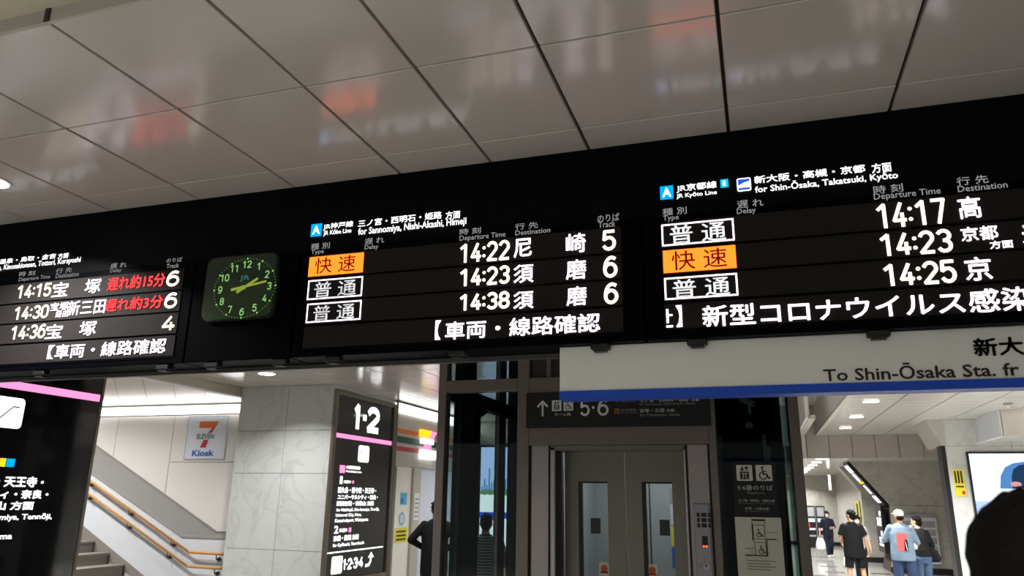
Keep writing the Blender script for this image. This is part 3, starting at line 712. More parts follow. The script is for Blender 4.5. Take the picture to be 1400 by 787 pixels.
# ---------------------------------------------------------------- stroke numerals for the big pillar signs
# ---------------------------------------------------------------- lit black signs on the pillars' right faces
PS = side(-6.375)
def pillar_sign(name, label, dy, tall, short):
    g = lambda a: a + dy
    t = thing(name, label, 'sign', (-6.39, g(11.5), 0.5), 'lit platform signs on the pillars')
    MB().box(-6.400, -6.377, g(10.53), g(12.52), .60, 3.47).obj('sign_glass', 'signgry' if not short else 'signblk', t)
    for (a, b, c, e) in ((10.46, 10.54, .55, 3.52), (12.51, 12.58 - .035 * short, .55, 3.52)): MB().box(-6.400, -6.340 - .025 * short, g(a), g(b), c, e, b=.006).obj('frame_post', 'sframe', t)
    for (c, e) in ((.55, .61), (3.46, 3.53)): MB().box(-6.400, -6.342, g(10.54), g(12.51), c, e, b=.006).obj('frame_rail', 'sframe', t)
    Flat(PS).rect(g(10.58), g(12.50), 2.775, 2.845).obj('pink_stripe', 'pink', t)
    Flat(PS).rrect(g(11.326), g(11.689), 2.43, 2.70, .04).obj('white_symbol', 'sign_e', t)
    f = Flat(PS, .006); f.stroke([(g(11.38), 2.50), (g(11.46), 2.50), (g(11.58), 2.62), (g(11.64), 2.62)], .012); f.stroke([(g(11.43), 2.58), (g(11.43), 2.64)], .03); f.disc(g(11.43), 2.665, .014); f.obj('escalator_pictogram', 'black', t)
    T = lambda s, a, b, c, e, m='sign_e', bd=.03: text(s, PS, g(a), g(b), c, e, m, t, 'lettering', bd)
    if not short:
        q = Flat(PS); numeral(q, '1', 11.091, 11.334, 2.93, 3.38, .105); q.obj('numeral', 'sign_e', t)
        Flat(PS).rect(g(11.41), g(11.52), 3.115, 3.215).obj('dot', 'sign_e', t)
        q = Flat(PS); numeral(q, '2', 11.55, 11.99, 2.93, 3.38, .105); q.obj('numeral', 'sign_e', t)
    else:
        q = Flat(PS); numeral(q, '1', 5.14, 5.41, 2.955, 3.38, .105); q.obj('numeral', 'sign_e', t)
        Flat(PS).rect(5.02, 5.078, 2.095, 2.167).obj('line_symbol', 'yel_e', t); Flat(PS).rect(5.085, 5.165, 2.095, 2.167).obj('line_symbol', 'cyan', t)
    Flat(PS).rect(g(10.764), g(10.93), 2.233, 2.352).obj('line_symbol', 'pink', t)
    T('大阪環状線', 10.955, 11.42, 2.300, 2.355); T('Osakakanjo Line', 10.963, 11.471, 2.240, 2.282)
    T('1', 10.80, 10.87, 2.063, 2.18); T('内回り', 10.92, 11.14, 2.075, 2.122)
    Flat(PS).rect(g(11.19), g(11.24), 2.076, 2.122).obj('line_symbol', 'pink', t)
    T('西九条・新今宮・天王寺・', 10.759, 12.025, 1.922, 2.018); T('ユニバーサルシティ・奈良・', 10.762, 12.096, 1.822, 1.902); T('関西空港・和歌山 方面', 10.756, 11.963, 1.725, 1.80)
    T('for Nishikujō, Shin-Imamiya, Tennōji,', 10.76, 12.176, 1.628, 1.692, bd=.02); T('Universal City, Nara,', 10.75, 11.559, 1.55, 1.61, bd=.02); T('Kansai-airport, Wakayama', 10.74, 11.803, 1.464, 1.53, bd=.02)
    T('2', 10.737, 10.853, 1.313, 1.43); T('外回り', 10.885, 11.13, 1.325, 1.385); Flat(PS).rect(g(11.182), g(11.26), 1.318, 1.388).obj('line_symbol', 'pink', t)
    T('京橋・鶴橋 方面', 10.731, 11.515, 1.196, 1.281); T('for Kyōbashi, Tsuruhashi', 10.729, 11.707, 1.10, 1.165, bd=.02)
    Flat(PS).rect(g(10.55), g(12.40), 1.025, 1.043).obj('rule_line', 'sign_e', t)
    Flat(PS).rrect(g(10.734), g(11.05), .715, .973, .03).obj('white_symbol', 'sign_e', t)
    u = 11.08
    for ch in '1234':
        q = Flat(PS); numeral(q, ch, g(u), g(u + (.09 if ch == '1' else .135)), .75, .92, .032); q.obj('numeral', 'sign_e', t); u += .14 if ch == '1' else .185
        if ch != '4': Flat(PS).disc(g(u - .022), .835, .017).obj('dot', 'sign_e', t)
    f = Flat(PS); f.stroke([(g(11.82), .765), (g(11.93), .775), (g(11.98), .83), (g(11.985), .90)], .045); f.poly([(g(11.89), .885), (g(12.08), .885), (g(11.985), .975)]); f.obj('arrow', 'sign_e', t)
    return t
pillar_sign('platform_sign', 'tall lit black sign reading 1·2 on the marble pillar', 0.0, True, False)
pillar_sign('platform_sign', 'tall black glass sign at left edge with pink stripe beside the stairs', -6.53, True, True)

# ---------------------------------------------------------------- stair well: rails, strip lamp, kiosk sign
for k, (za, lab) in enumerate(((0.0, 'upper orange wooden handrail on the white stair wall'), (-.215, 'lower orange wooden handrail on the white stair wall'))):
    h = thing('handrail', lab, 'handrail', (-9, 10.6, .94 + za), 'handrails on the stair wall')
    ln = lambda x: .96 + za + (-8.94 - x) * .485
    b = MB(); b.tube([(-14.2, 10.60, ln(-14.2)), (-8.94, 10.60, .96 + za), (-8.2, 10.60, .955 + za)], .021); b.smooth = True; b.obj('rail', 'wood', h)
    for x in (-13.2, -12.2, -11.26 + .02 * k, -10.28, -9.32 - .05 * k, -8.40):
        z = ln(x) if x < -8.94 else .955 + za
        b = MB(); b.tube([(x, 10.60, z - .02), (x, 10.605, z - .085), (x, 10.66, z - .085)], .0095, 8); b.frustum((x, 10.66, z - .085), .032, (x, 10.70, z - .085), .032, 12); b.obj('bracket', 'bracket', h)
sl = thing('strip_lamp', 'long double white strip lamp along the cream stair wall', 'lamp', (-11.5, 10.78, 3.2))
MB().box(-14.8, -8.2, 10.68, 10.78, 3.40, 3.485).obj('diffuser', 'strip', sl); MB().box(-14.8, -8.2, 10.71, 10.78, 3.215, 3.355).obj('diffuser', 'strip', sl)
MB().box(-14.8, -8.2, 10.70, 10.79, 3.356, 3.399).obj('lamp_body', 'bulk', sl)
PK = front(10.785)
ks = thing('kiosk_sign', 'white wall sign with red and orange numeral above the blue word Kiosk', 'sign', (-9.03, 10.79, 2.44))
MB().box(-9.45, -8.61, 10.785, 10.80, 2.44, 3.18).obj('sign_plate', 'signw', ks); Flat(PK, .001).frame(-9.45, -8.61, 2.44, 3.18, .014).obj('plate_edge', 'band', ks)
Flat(PK, .002).rect(-9.432, -8.628, 2.458, 3.162).obj('plate_face', 'panelw', ks)
Flat(PK).poly([(-9.20, 2.97), (-8.93, 2.97), (-8.80, 3.085), (-9.20, 3.085)]).obj('numeral_top', 'orange_p', ks)
Flat(PK).poly([(-9.14, 2.64), (-9.01, 2.64), (-8.96, 2.84), (-8.80, 3.085), (-8.93, 2.965), (-9.03, 2.86)]).obj('numeral_stem', 'red_p', ks)
Flat(PK, .005).rect(-9.24, -8.86, 2.772, 2.884).obj('word_band', 'panelw', ks)
text('ELEVEN', PK, -9.225, -8.87, 2.785, 2.872, 'green_p', ks, 'lettering', .03, .007)
text('Kiosk', PK, -9.285, -8.825, 2.495, 2.60, 'kioskb', ks, 'lettering', .05)

# ---------------------------------------------------------------- convenience shop beyond the second pillar
sh = thing('shop_facade', 'small shop facade with striped fascia beyond the lit 1·2 sign', 'shop facade', (-6.42, 14.2, 0))
MB().box(-6.395, -6.36, 12.61, 16.9, 3.395, 3.57).obj('light_strip', 'strip', sh)
MB().box(-6.395, -6.34, 12.61, 16.9, 3.57, 3.595).obj('top_trim', 'dark', sh)
MB().box(-6.395, -6.35, 12.61, 12.68, 0, 3.57).obj('side_post', 'sframe', sh)
for (a, b, m_) in ((3.03, 3.11, 'orange_p'), (2.85, 2.97, 'green_p'), (2.70, 2.785, 'red_p')): Flat(side(-6.40)).rect(12.74, 16.8, a, b).obj('fascia_stripe', m_, sh)
sd0 = thing('shop_doorway', 'bright shop doorway with white side panel and cream door post under the fascia', 'doorway', (-6.46, 13.7, 0))
MB().box(-6.50, -6.39, 13.56, 13.90, 0, 2.42, b=.01).obj('door_post', 'shopf', sd0)
MB().box(-6.50, -6.44, 12.92, 13.56, 0, 2.42).obj('side_panel', 'shopw', sd0)
MB().box(-6.52, -6.46, 13.90, 15.9, 0, 2.42).obj('glass_door', 'panelw', sd0)
lg = thing('shop_sign', 'small projecting lit shop sign with a red numeral over the stripes', 'sign', (-6.34, 14.1, 2.6))
MB().box(-6.40, -6.30, 13.75, 14.42, 2.60, 2.78, b=.01).obj('word_box', 'sign_e', lg)
MB().box(-6.40, -6.32, 13.72, 14.18, 3.03, 3.17).obj('numeral_top', 'yel_e', lg)
MB().prism([(13.95, 2.79), (14.12, 2.79), (14.2, 2.95), (14.42, 3.16), (14.18, 3.16), (13.98, 2.95)], 'x', -6.395, -6.315).obj('numeral_stem', 'pink', lg)
MB().box(-6.40, -6.305, 13.78, 14.25, 2.90, 3.00).obj('word_band', 'sign_e', lg)
def notice(name, label, P, u0, u1, v0, v1, base, th=.004, grp=None):
    t = thing(name, label, 'notice', P((u0 + u1) / 2, v0, 0), grp)
    a = P(u0, v0, 0); b = P(u1, v1, th); lo = [min(p, q) for p, q in zip(a, b)]; hi = [max(p, q) for p, q in zip(a, b)]
    MB().box(lo[0], hi[0], lo[1], hi[1], lo[2], hi[2]).obj('sheet', base, t); return t
PP = side(-6.44)
t = notice('blue_notice', 'small blue notice on the white shop side panel', PP, 13.12, 13.40, 1.73, 1.95, 'sky_p'); Flat(PP, .006).rect(13.14, 13.24, 1.76, 1.85).obj('print', 'kioskb', t)
t = thing('round_sticker', 'round grey blue sticker below the blue shop notice', 'sticker', (-6.44, 13.22, 1.37)); Flat(PP, .004).disc(13.22, 1.48, .13, 20).obj('sticker_face', 'panelw', t); Flat(PP, .006).ring(13.22, 1.48, .10, .035).obj('ring_print', 'sky_p', t)
t = notice('yellow_notice', 'yellow notice with black print low on the shop side panel', PP, 12.96, 13.48, 1.06, 1.32, 'yellow_p')
for k in range(3): Flat(PP, .006).rect(13.02, 13.42, 1.10 + .07 * k, 1.13 + .07 * k).obj('print', 'ink', t)
t = notice('door_notice', 'narrow white notice with small print on shop door post', side(-6.388), 13.62, 13.84, 1.45, 1.95, 'white_p')
for k in range(5): Flat(side(-6.388), .006).rect(13.65, 13.81, 1.50 + .08 * k, 1.53 + .08 * k).obj('print', 'band', t)
gs = thing('shop_shelf', 'shop shelf with goods at the left side of the shop opening', 'shelf', (-6.8, 12.8, 0))
MB().box(-7.2, -6.60, 12.92, 12.96, 0, 1.95).obj('back_panel', 'dark', gs)
for z in (.30, .66, 1.02, 1.38, 1.74): MB().box(-7.2, -6.56, 12.68, 12.92, z, z + .03).obj('shelf_board', 'shopw', gs)
GM = ['yellow_p', 'green_p', 'cream_p', 'red_p', 'orange_p', 'sky_p', 'white_p', 'cgrey']
SHN = ['lowest', 'second', 'third', 'fourth', 'top']
for i, z in enumerate((.33, .69, 1.05, 1.41, 1.77)):
    for j in range(3):
        x = -6.62 - .11 * j; b = MB(); hh = .16 + .03 * ((i + j) % 3)
        b.loft([(x, 12.76, z, .034, .034), (x, 12.76, z + hh * .65, .034, .034), (x, 12.76, z + hh * .85, .013, .013), (x, 12.76, z + hh, .013, .013)], 10)
        tag(b.obj('drink_bottle', GM[(i * 3 + j) % 8]), 'drink bottle on the %s shop shelf, %s from the front edge' % (SHN[i], ['nearest', 'second', 'third'][j]), 'bottle', 'bottles on the shop shelf')

# ---------------------------------------------------------------- glass lift
ev = thing('elevator', 'glass walled lift with brown steel frame and double steel doors', 'elevator', (-1.3, 7.7, 0))
YE = 6.5
def fr(name, x0, x1, z0, z1, m_='steel', y0=YE, y1=YE + .12, p=ev, b=.004): return MB().box(x0, x1, y0, y1, z0, z1, b=b).obj(name, m_, p)
fr('corner_post', -2.85, -2.77, 0, 3.6); fr('corner_post', .245, .322, 0, 3.6)
fr('mullion', -2.065, -1.955, 0, 3.6); fr('mullion', -.395, -.335, 0, 3.6)
fr('cross_rail', -2.77, -2.065, 2.84, 2.95); fr('cross_rail', -1.955, -.395, 2.80, 2.95); fr('cross_rail', -.335, .245, 2.84, 2.95)
fr('header', -1.955, -.395, 2.345, 2.50)
fr('jamb_panel', -1.93, -1.775, 0, 2.345, 'steel_l', YE + .01); fr('jamb_panel', -.575, -.41, 0, 2.345, 'steel_l', YE + .01)
fr('jamb_gap', -1.955, -1.93, 0, 2.345, 'black', YE + .03); fr('jamb_gap', -.41, -.395, 0, 2.345, 'black', YE + .03)
fr('jamb_gap', -1.775, -1.762, 0, 2.345, 'black', YE + .03); fr('jamb_gap', -.592, -.575, 0, 2.345, 'black', YE + .03)
fr('bright_edge', -1.762, -1.722, 0, 2.33, 'bright', YE + .02, YE + .06); fr('bright_edge', -.612, -.592, 0, 2.33, 'bright', YE + .02, YE + .06)
fr('door_lintel', -1.762, -.592, 2.30, 2.345, 'door_m', YE + .02, YE + .32)
fr('side_reveal', -1.76, -1.722, 0, 2.30, 'dark', YE + .061, YE + .36); fr('side_reveal', -.612, -.575, 0, 2.30, 'dark', YE + .061, YE + .36)
def door(x0, x1, w0, w1):
    y0, y1 = 6.80, 6.84
    t = MB().box(x0, w0, y0, y1, .01, 2.40).obj('door_panel', 'door_m', ev)
    b = MB(); b.box(w1, x1, y0, y1, .01, 2.40); b.obj('door_stile', 'door_m', t)
    MB().box(w0, w1, y0, y1, 2.045, 2.40).obj('door_top', 'door_m', t); MB().box(w0, w1, y0, y1, .01, .70).obj('door_bottom', 'door_m', t)
    MB().box(w0, w1, y0 + .015, y0 + .025, .70, 2.045).obj('door_window', 'glass', t)
    for bx_ in ((w0, w0 + .035, .70, 2.045), (w0 + .035, w1, 2.03, 2.045)): MB().box(bx_[0], bx_[1], y0 + .002, y1, bx_[2], bx_[3]).obj('window_gasket', 'black', t)
    return t
d1 = door(-1.70, -1.157, -1.575, -1.31); d2 = door(-1.149, -.60, -1.007, -.745)
PD = front(6.815)
for (d_, xa, xb, xc) in ((d1, -1.47, -1.38, -1.40), (d2, -.865, -.778, -.985)):
    Flat(PD, .002).rect(xa, xb, 1.60, 1.73).obj('dark_square', 'teal_d', d_)  # flat dark square on each door window
    Flat(PD, .002).rrect(xc, xc + .09, 1.225, 1.365, .012).obj('warning_sticker', 'cream_p', d_)
    Flat(PD, .003).disc(xc + .045, 1.315, .030, 12).obj('sticker_print', 'orange_p', d_); Flat(PD, .004).rect(xc + .012, xc + .078, 1.275, 1.292).obj('sticker_print', 'red_p', d_)
# car
MB().box(-1.80, -.42, 8.55, 8.60, .02, 2.5).obj('car_back_wall', 'car', ev)
MB().box(-1.84, -1.80, 6.90, 8.60, .02, 2.5).obj('car_side_wall', 'car', ev); MB().box(-.42, -.38, 6.90, 8.60, .02, 2.5).obj('car_side_wall', 'car', ev)
MB().box(-1.84, -.38, 6.90, 8.60, 2.5, 2.55).obj('car_ceiling', 'car', ev); MB().box(-1.84, -.38, 6.90, 8.60, 0, .02).obj('car_floor', 'dark', ev)
MB().box(-1.19, -1.175, 8.535, 8.55, .02, 2.5).obj('wall_joint', 'dark', ev); MB().box(-1.52, -1.46, 8.53, 8.55, .02, 2.5).obj('wall_joint', 'bright', ev)
MB().box(-1.3, -.9, 7.5, 7.9, 2.485, 2.50).obj('car_lamp', 'lampdisc', ev)
PCB = front(8.55)
for nm, lab, u0, u1, v0, v1, base in (('grey_poster', 'grey poster at the top behind the right lift window', -.965, -.72, 1.86, 2.02, 'cgrey'), ('white_poster', 'white blue poster behind the right lift window', -.965, -.72, 1.64, 1.845, 'panelw'),
      ('yellow_poster', 'yellow poster behind the right lift window', -.965, -.72, 1.42, 1.62, 'yellow_p'), ('red_blue_poster', 'blue and red poster low behind the right lift window', -.965, -.72, 1.20, 1.41, 'kioskb')):
    t = notice(nm, lab, PCB, u0, u1, v0, v1, base)
    for k in range(2): Flat(PCB, .006).rect(u0 + .03, u1 - .03, v0 + .04 + .07 * k, v0 + .07 + .07 * k).obj('print', 'red_p' if base == 'kioskb' else 'kioskb' if base == 'panelw' else 'ink', t)
# glass panes and what stands in the shaft
fr('glass_pane', -2.77, -2.065, 0, 2.84, 'glass', YE + .05, YE + .06, b=0); fr('glass_pane', -2.77, -2.065, 2.95, 3.6, 'glass', YE + .05, YE + .06, b=0)
fr('glass_pane', -.335, .245, 0, 2.84, 'glass_d', YE + .05, YE + .06, b=0); fr('dark_top_panel', -1.955, .245, 2.95, 3.6, 'dark', YE + .05, YE + .06, b=0)
fr('inner_slat', -1.80, -1.76, 2.95, 3.5, 'steel', YE + .03, YE + .05, b=0)
XL = -2.85
def sd(name, y0, y1, z0, z1, m_, w=.05): return MB().box(XL, XL + w, y0, y1, z0, z1).obj(name, m_, ev)
sd('side_glass', 6.62, 6.90, 0, 3.6, 'glass'); sd('side_panel', 6.93, 7.38, 0, 2.84, 'teal_d'); sd('side_panel', 6.93, 7.38, 2.95, 3.6, 'teal_d')
sd('side_post', 6.90, 6.93, 0, 3.6, 'black', .08); sd('side_post', 7.38, 7.48, 0, 2.78, 'black', .07); sd('side_glass', 7.48, 8.14, 0, 3.6, 'glass', .02)
sd('side_post', 8.14, 8.38, 0, 3.6, 'steel', .05); sd('side_glass', 8.38, 8.60, 0, 3.6, 'glass', .02); sd('side_post', 8.60, 8.95, 0, 3.6, 'black', .1)
sd('side_rail', 6.62, 8.95, 2.78, 2.95, 'black', .06)
MB().prism([(7.38, 2.80), (7.75, 2.80), (7.48, 2.70), (7.48, 2.60), (7.38, 2.5)], 'x', XL, XL + .07).obj('corner_gusset', 'black', ev)
MB().tube([(XL + .09, 7.5, 2.80), (XL + .09, 8.6, 2.80)], .012).obj('conduit', 'bracket', ev)
MB().box(-2.75, .25, 8.9, 8.95, 0, 3.6).obj('back_panel', 'teal_d', ev)
MB().box(.28, .33, 6.62, 8.95, 0, 3.6).obj('side_glass', 'glass_d', ev)
MB().box(-.30, .22, 8.3, 8.5, 0, 2.55).obj('machine_cabinet', 'teal_d', ev); MB().box(.02, .14, 7.55, 7.7, 0, 3.6).obj('guide_rail', 'black', ev)
MB().box(.03, .06, 7.0, 7.06, 2.235, 2.46).obj('white_cable_duct', 'cream_p', ev); MB().box(.05, .09, 7.0, 7.06, 2.235, 2.36).obj('white_cable_duct', 'cream_p', ev)
MB().box(-.10, -.04, 6.95, 7.0, 2.515, 2.56).obj('junction_bracket', 'cream_p', ev)
cc_ = thing('security_camera', 'white security camera behind the dark glass right of the lift', 'camera', (-.07, 6.9, 2.67))
b = MB(); b.frustum((-.12, 6.85, 2.76), .032, (-.02, 6.80, 2.70), .026, 10); b.obj('camera_body', 'cream_p', cc_); MB().cap((-.06, 6.84, 2.68), .012, (-.06, 6.95, 2.64), .012).obj('camera_arm', 'cream_p', cc_)
MB().frustum((-.02, 6.80, 2.70), .018, (-.012, 6.796, 2.696), .018, 10).obj('lens', 'black', cc_)
# call panel on the right jamb
cp = MB().box(-.545, -.420, YE - .012, YE + .012, 1.05, 1.869, b=.004).obj('call_panel', 'panel', ev)
PCP = front(YE - .012)
for i in range(3):
    for (a, b_) in ((-.522, -.498), (-.487, -.445), (-.434, -.412)): Flat(PCP, .002).rect(a, b_, 1.767 - .041 * i, 1.799 - .041 * i).obj('speaker_slot', 'black', cp)
Flat(PCP, .002).rect(-.490, -.445, 1.53, 1.62).obj('display', 'black', cp); Flat(PCP, .003).disc(-.478, 1.541, .008, 10).obj('red_light', 'red_e', cp); Flat(PCP, .003).disc(-.457, 1.541, .008, 10).obj('red_light', 'red_e', cp)
MB().frustum((-.466, YE - .012, 1.388), .025, (-.466, YE - .022, 1.388), .023, 16).obj('call_button', 'white_p', cp)
f = Flat(front(YE - .022), .001); f.stroke([(-.466, 1.375), (-.466, 1.40)], .006); f.stroke([(-.475, 1.392), (-.466, 1.402), (-.457, 1.392)], .005); f.obj('arrow', 'black', cp)
Flat(PCP, .002).rect(-.52, -.503, 1.376, 1.40).obj('braille_mark', 'signdim', cp)

# signs on the lift
es = thing('elevator_sign', 'wide black sign reading 5·6 with an up arrow over the lift doors', 'sign', (-1.17, YE - .02, 2.495))
MB().box(-1.973, -.368, YE - .03, YE, 2.495, 2.807, b=.003).obj('sign_plate', 'signk', es)
PE = front(YE - .03)
f = Flat(PE); f.stroke([(-1.818, 2.60), (-1.818, 2.725)], .018); f.stroke([(-1.862, 2.683), (-1.818, 2.728), (-1.774, 2.683)], .018); f.obj('arrow', 'signtx', es)
Flat(PE).rrect(-1.732, -1.644, 2.641, 2.735, .008).obj('symbol_field', 'signtx', es); Flat(PE).rrect(-1.626, -1.538, 2.641, 2.735, .008).obj('symbol_field', 'signtx', es)
pict_lift(PE, -1.732, 2.644, .088, es, 'signk'); pict_chair(PE, -1.626, 2.644, .088, es, 'signk')
text('ホーム階', PE, -1.706, -1.560, 2.597, 2.624, 'signtx', es)
q = Flat(PE); numeral(q, '5', -1.476, -1.389, 2.591, 2.734, .020); q.obj('numeral', 'signtx', es); Flat(PE).rect(-1.369, -1.348, 2.653, 2.675).obj('dot', 'signtx', es)
q = Flat(PE); numeral(q, '6', -1.319, -1.223, 2.591, 2.734, .020); q.obj('numeral', 'signtx', es)
text('A', PE, -1.161, -1.13, 2.701, 2.733, 'blue_p', es); Flat(PE).frame(-1.169, -1.127, 2.607, 2.65, .005).obj('line_symbol', 'org_p', es); text('G', PE, -1.158, -1.138, 2.616, 2.641, 'org_p', es)
text('JR神戸線', PE, -1.111, -.983, 2.714, 2.737, 'signdim', es); text('JR Kōbe Line', PE, -1.11, -.99, 2.697, 2.712, 'signdim', es)
text('JR宝塚線', PE, -1.114, -.985, 2.624, 2.646, 'signdim', es); text('JR Takarazuka Line', PE, -1.112, -.971, 2.605, 2.62, 'signdim', es)
text('三ノ宮・西明石・姫路', PE, -.95, -.542, 2.699, 2.733, 'signtx', es); text('方面', PE, -.517, -.454, 2.699, 2.724, 'signtx', es); text('for Sannomiya, Nishi-Akashi, Himeji', PE, -.951, -.489, 2.666, 2.692, 'signdim', es)
text('宝塚・三田', PE, -.953, -.746, 2.613, 2.643, 'signtx', es); text('方面', PE, -.727, -.662, 2.613, 2.639, 'signtx', es); text('for Takarazuka, Sanda', PE, -.954, -.618, 2.576, 2.602, 'signdim', es)

ep = thing('elevator_poster', 'black poster with lift and wheelchair symbols on the right glass pane', 'poster', (-.05, YE, 1.775))
MB().box(-.222, .118, YE + .03, YE + .047, 1.778, 2.208, b=.003).obj('poster_board', 'signk', ep)
PO = front(YE + .03)
Flat(PO).rrect(-.191, -.068, 2.053, 2.178, .008).obj('symbol_field', 'cream_p', ep); Flat(PO).rrect(-.041, .083, 2.053, 2.178, .008).obj('symbol_field', 'cream_p', ep)
pict_lift(PO, -.191, 2.054, .123, ep, 'signk'); pict_chair(PO, -.041, 2.054, .123, ep, 'signk')
text('5·6番のりば', PO, -.19, .08, 1.980, 2.020, 'signtx', ep); text('Platform', PO, -.118, .014, 1.949, 1.970, 'signdim', ep)
text('三ノ宮・西明石・姫路方面', PO, -.189, .087, 1.889, 1.910, 'signtx', ep); text('for Sannomiya, Nishi-Akashi, Himeji', PO, -.191, .085, 1.870, 1.882, 'signdim', ep)
text('宝塚・三田方面', PO, -.143, .039, 1.829, 1.848, 'signtx', ep); text('for Takarazuka, Sanda', PO, -.145, .037, 1.810, 1.822, 'signdim', ep)
wp = thing('instruction_poster', 'cream poster with wheelchair lift diagram below the black symbol poster', 'poster', (-.05, YE, 1.2))
MB().box(-.228, .124, YE + .03, YE + .047, 1.22, 1.773, b=.002).obj('poster_board', 'cream_p', wp)
f = Flat(PO); f.frame(-.095, -.005, 1.605, 1.715, .004); f.frame(-.088, -.002, 1.480, 1.585, .004); f.obj('lift_outline', 'ink', wp)
f = Flat(PO); f.rect(-.102, -.095, 1.59, 1.73); f.rect(-.005, .001, 1.72, 1.735); f.rect(0, .008, 1.48, 1.61); f.rect(.002, .08, 1.603, 1.611); f.rect(-.166, .006, 1.479, 1.487); f.obj('floor_lines', 'ink', wp)
pict_chair(PO, -.085, 1.615, .075, wp, 'ink'); pict_chair(PO, -.075, 1.49, .075, wp, 'ink')
f = Flat(PO); f.rect(.004, .087, 1.658, 1.662); f.obj('print_line', 'band', wp); f = Flat(PO); f.rect(-.164, -.098, 1.532, 1.538); f.obj('print_line', 'band', wp)
Flat(PO).rect(-.101, .003, 1.744, 1.757).obj('print_line', 'ink', wp)
for k in range(4): Flat(PO).rect(-.158, .061 - .04 * (k % 2), 1.44 - .021 * k, 1.446 - .021 * k).obj('print_line', 'band', wp)

# glowing city picture behind the lift, standing in for a reflection in its glass
ad = thing('reflection_poster', 'city skyline picture in the lift glass, a reflection built as a lit poster', 'poster', (-5.7, 17.0, .7))
MB().box(-6.30, -5.12, 16.90, 17.018, .75, 3.08).obj('reflection_box', 'black', ad)
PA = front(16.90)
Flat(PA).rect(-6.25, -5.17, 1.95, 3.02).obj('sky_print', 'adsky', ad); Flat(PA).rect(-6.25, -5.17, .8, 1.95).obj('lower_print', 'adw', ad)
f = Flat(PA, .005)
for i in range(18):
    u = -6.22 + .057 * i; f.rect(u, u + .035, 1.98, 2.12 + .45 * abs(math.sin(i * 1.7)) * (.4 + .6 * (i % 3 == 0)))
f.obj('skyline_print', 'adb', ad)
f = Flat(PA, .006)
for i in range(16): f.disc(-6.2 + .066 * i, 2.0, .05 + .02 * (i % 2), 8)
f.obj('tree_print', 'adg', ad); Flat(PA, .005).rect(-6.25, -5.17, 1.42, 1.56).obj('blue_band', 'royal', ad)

# ---------------------------------------------------------------- right corridor
sc_ = thing('screen_panel', 'large bright white advertising screen on the right pier', 'screen', (4.7, 17.9, 1.5))
MB().box(4.05, 5.75, 17.84, 17.90, 1.35, 2.93, b=.01).obj('screen_frame', 'black', sc_)
PSn = front(17.84)
Flat(PSn).rect(4.09, 5.71, 1.39, 2.89).obj('picture', 'adw', sc_)
f = Flat(PSn, .005); f.poly([(4.56, 2.20), (4.60, 2.45), (4.70, 2.62), (4.85, 2.70), (5.1, 2.74), (5.32, 2.70), (5.48, 2.60), (5.58, 2.42), (5.60, 2.20)]); f.obj('blue_shape', 'adb', sc_)
f = Flat(PSn, .006); f.poly([(4.78, 2.2), (4.79, 2.42), (4.84, 2.58), (4.95, 2.66), (5.1, 2.69), (5.28, 2.65), (5.40, 2.55), (5.46, 2.40), (5.47, 2.2)]); f.obj('dark_shape', 'adn', sc_)
Flat(PSn, .007).disc(4.85, 2.29, .10, 14, .05).obj('pink_shape', 'adp', sc_); Flat(PSn, .004).rect(4.09, 4.35, 1.39, 1.95).obj('pale_blue_corner', 'adsky', sc_)
t = notice('yellow_poster', 'yellow vertical poster with black and red print on the near right pier', front(17.895), 3.76, 3.96, 2.04, 2.58, 'yellow_p')
for k in range(3): Flat(front(17.895), .006).rect(3.785 + .055 * k, 3.820 + .055 * k, 2.30, 2.55).obj('print', 'ink', t)
Flat(front(17.895), .006).rect(3.785, 3.93, 2.22, 2.25).obj('print', 'ink', t); Flat(front(17.895), .006).rect(3.89, 3.94, 2.08, 2.15).obj('print', 'red_p', t)
mp = thing('map_board', 'pale information board with panels on the marble wall behind the couple', 'notice board', (4.2, 24.5, .3))
MB().box(3.62, 4.56, 24.43, 24.47, .28, 1.60).obj('board', 'panelw', mp); Flat(front(24.43)).rect(3.62, 4.56, 1.50, 1.60).obj('title_bar', 'cgrey', mp)
PM = front(24.43)
for i in range(4):
    for j in range(2): Flat(PM).rect(3.68 + .44 * j, 4.08 + .44 * j, 1.24 - .22 * i, 1.41 - .22 * i).obj('map_field', 'cgrey' if (i + j) % 3 else 'band', mp)
for k in range(3): Flat(PM).rect(3.70, 4.48, .36 + .07 * k, .385 + .07 * k).obj('print', 'band', mp)
# slanting lit sign under the haunch and the upright one on the side face
dg = thing('slanted_sign', 'slanting black lit sign under the marble haunch over the corridor', 'sign', (2.9, 24.9, 2.4))
a0, a1 = Vector((2.47, 0, 3.02)), Vector((3.38, 0, 1.85)); dr = (a1 - a0).normalized(); nr = Vector((-dr.z, 0, dr.x)); nr = -nr if nr.x > 0 else nr
MB().prism([((a0 + nr * .0).x, (a0 + nr * 0).z), (a1.x, a1.z), ((a1 + nr * .06).x, (a1 + nr * .06).z), ((a0 + nr * .06).x, (a0 + nr * .06).z)], 'y', 24.52, 25.75).obj('sign_box', 'black', dg)
PDg = lambda u, v, d=.003: tuple((a0 + dr * u + nr * (.06 + d)) + Vector((0, v, 0)))
Flat(PDg).rect(.05, .30, 24.75, 25.55).obj('lit_print', 'sign_e', dg); Flat(PDg).rect(.34, .62, 24.95, 25.5).obj('lit_print', 'sign_e', dg); Flat(PDg).rect(.64, .70, 24.6, 25.6).obj('lit_print', 'yel_e', dg)
Flat(PDg).rect(.76, 1.06, 24.95, 25.35).obj('lit_print', 'sign_e', dg); Flat(PDg).rect(1.14, 1.38, 24.8, 25.5).obj('lit_print', 'sign_e', dg)
vs_ = thing('upright_sign', 'upright black lit sign on the pier behind the man in denim', 'sign', (3.27, 25.4, .5))
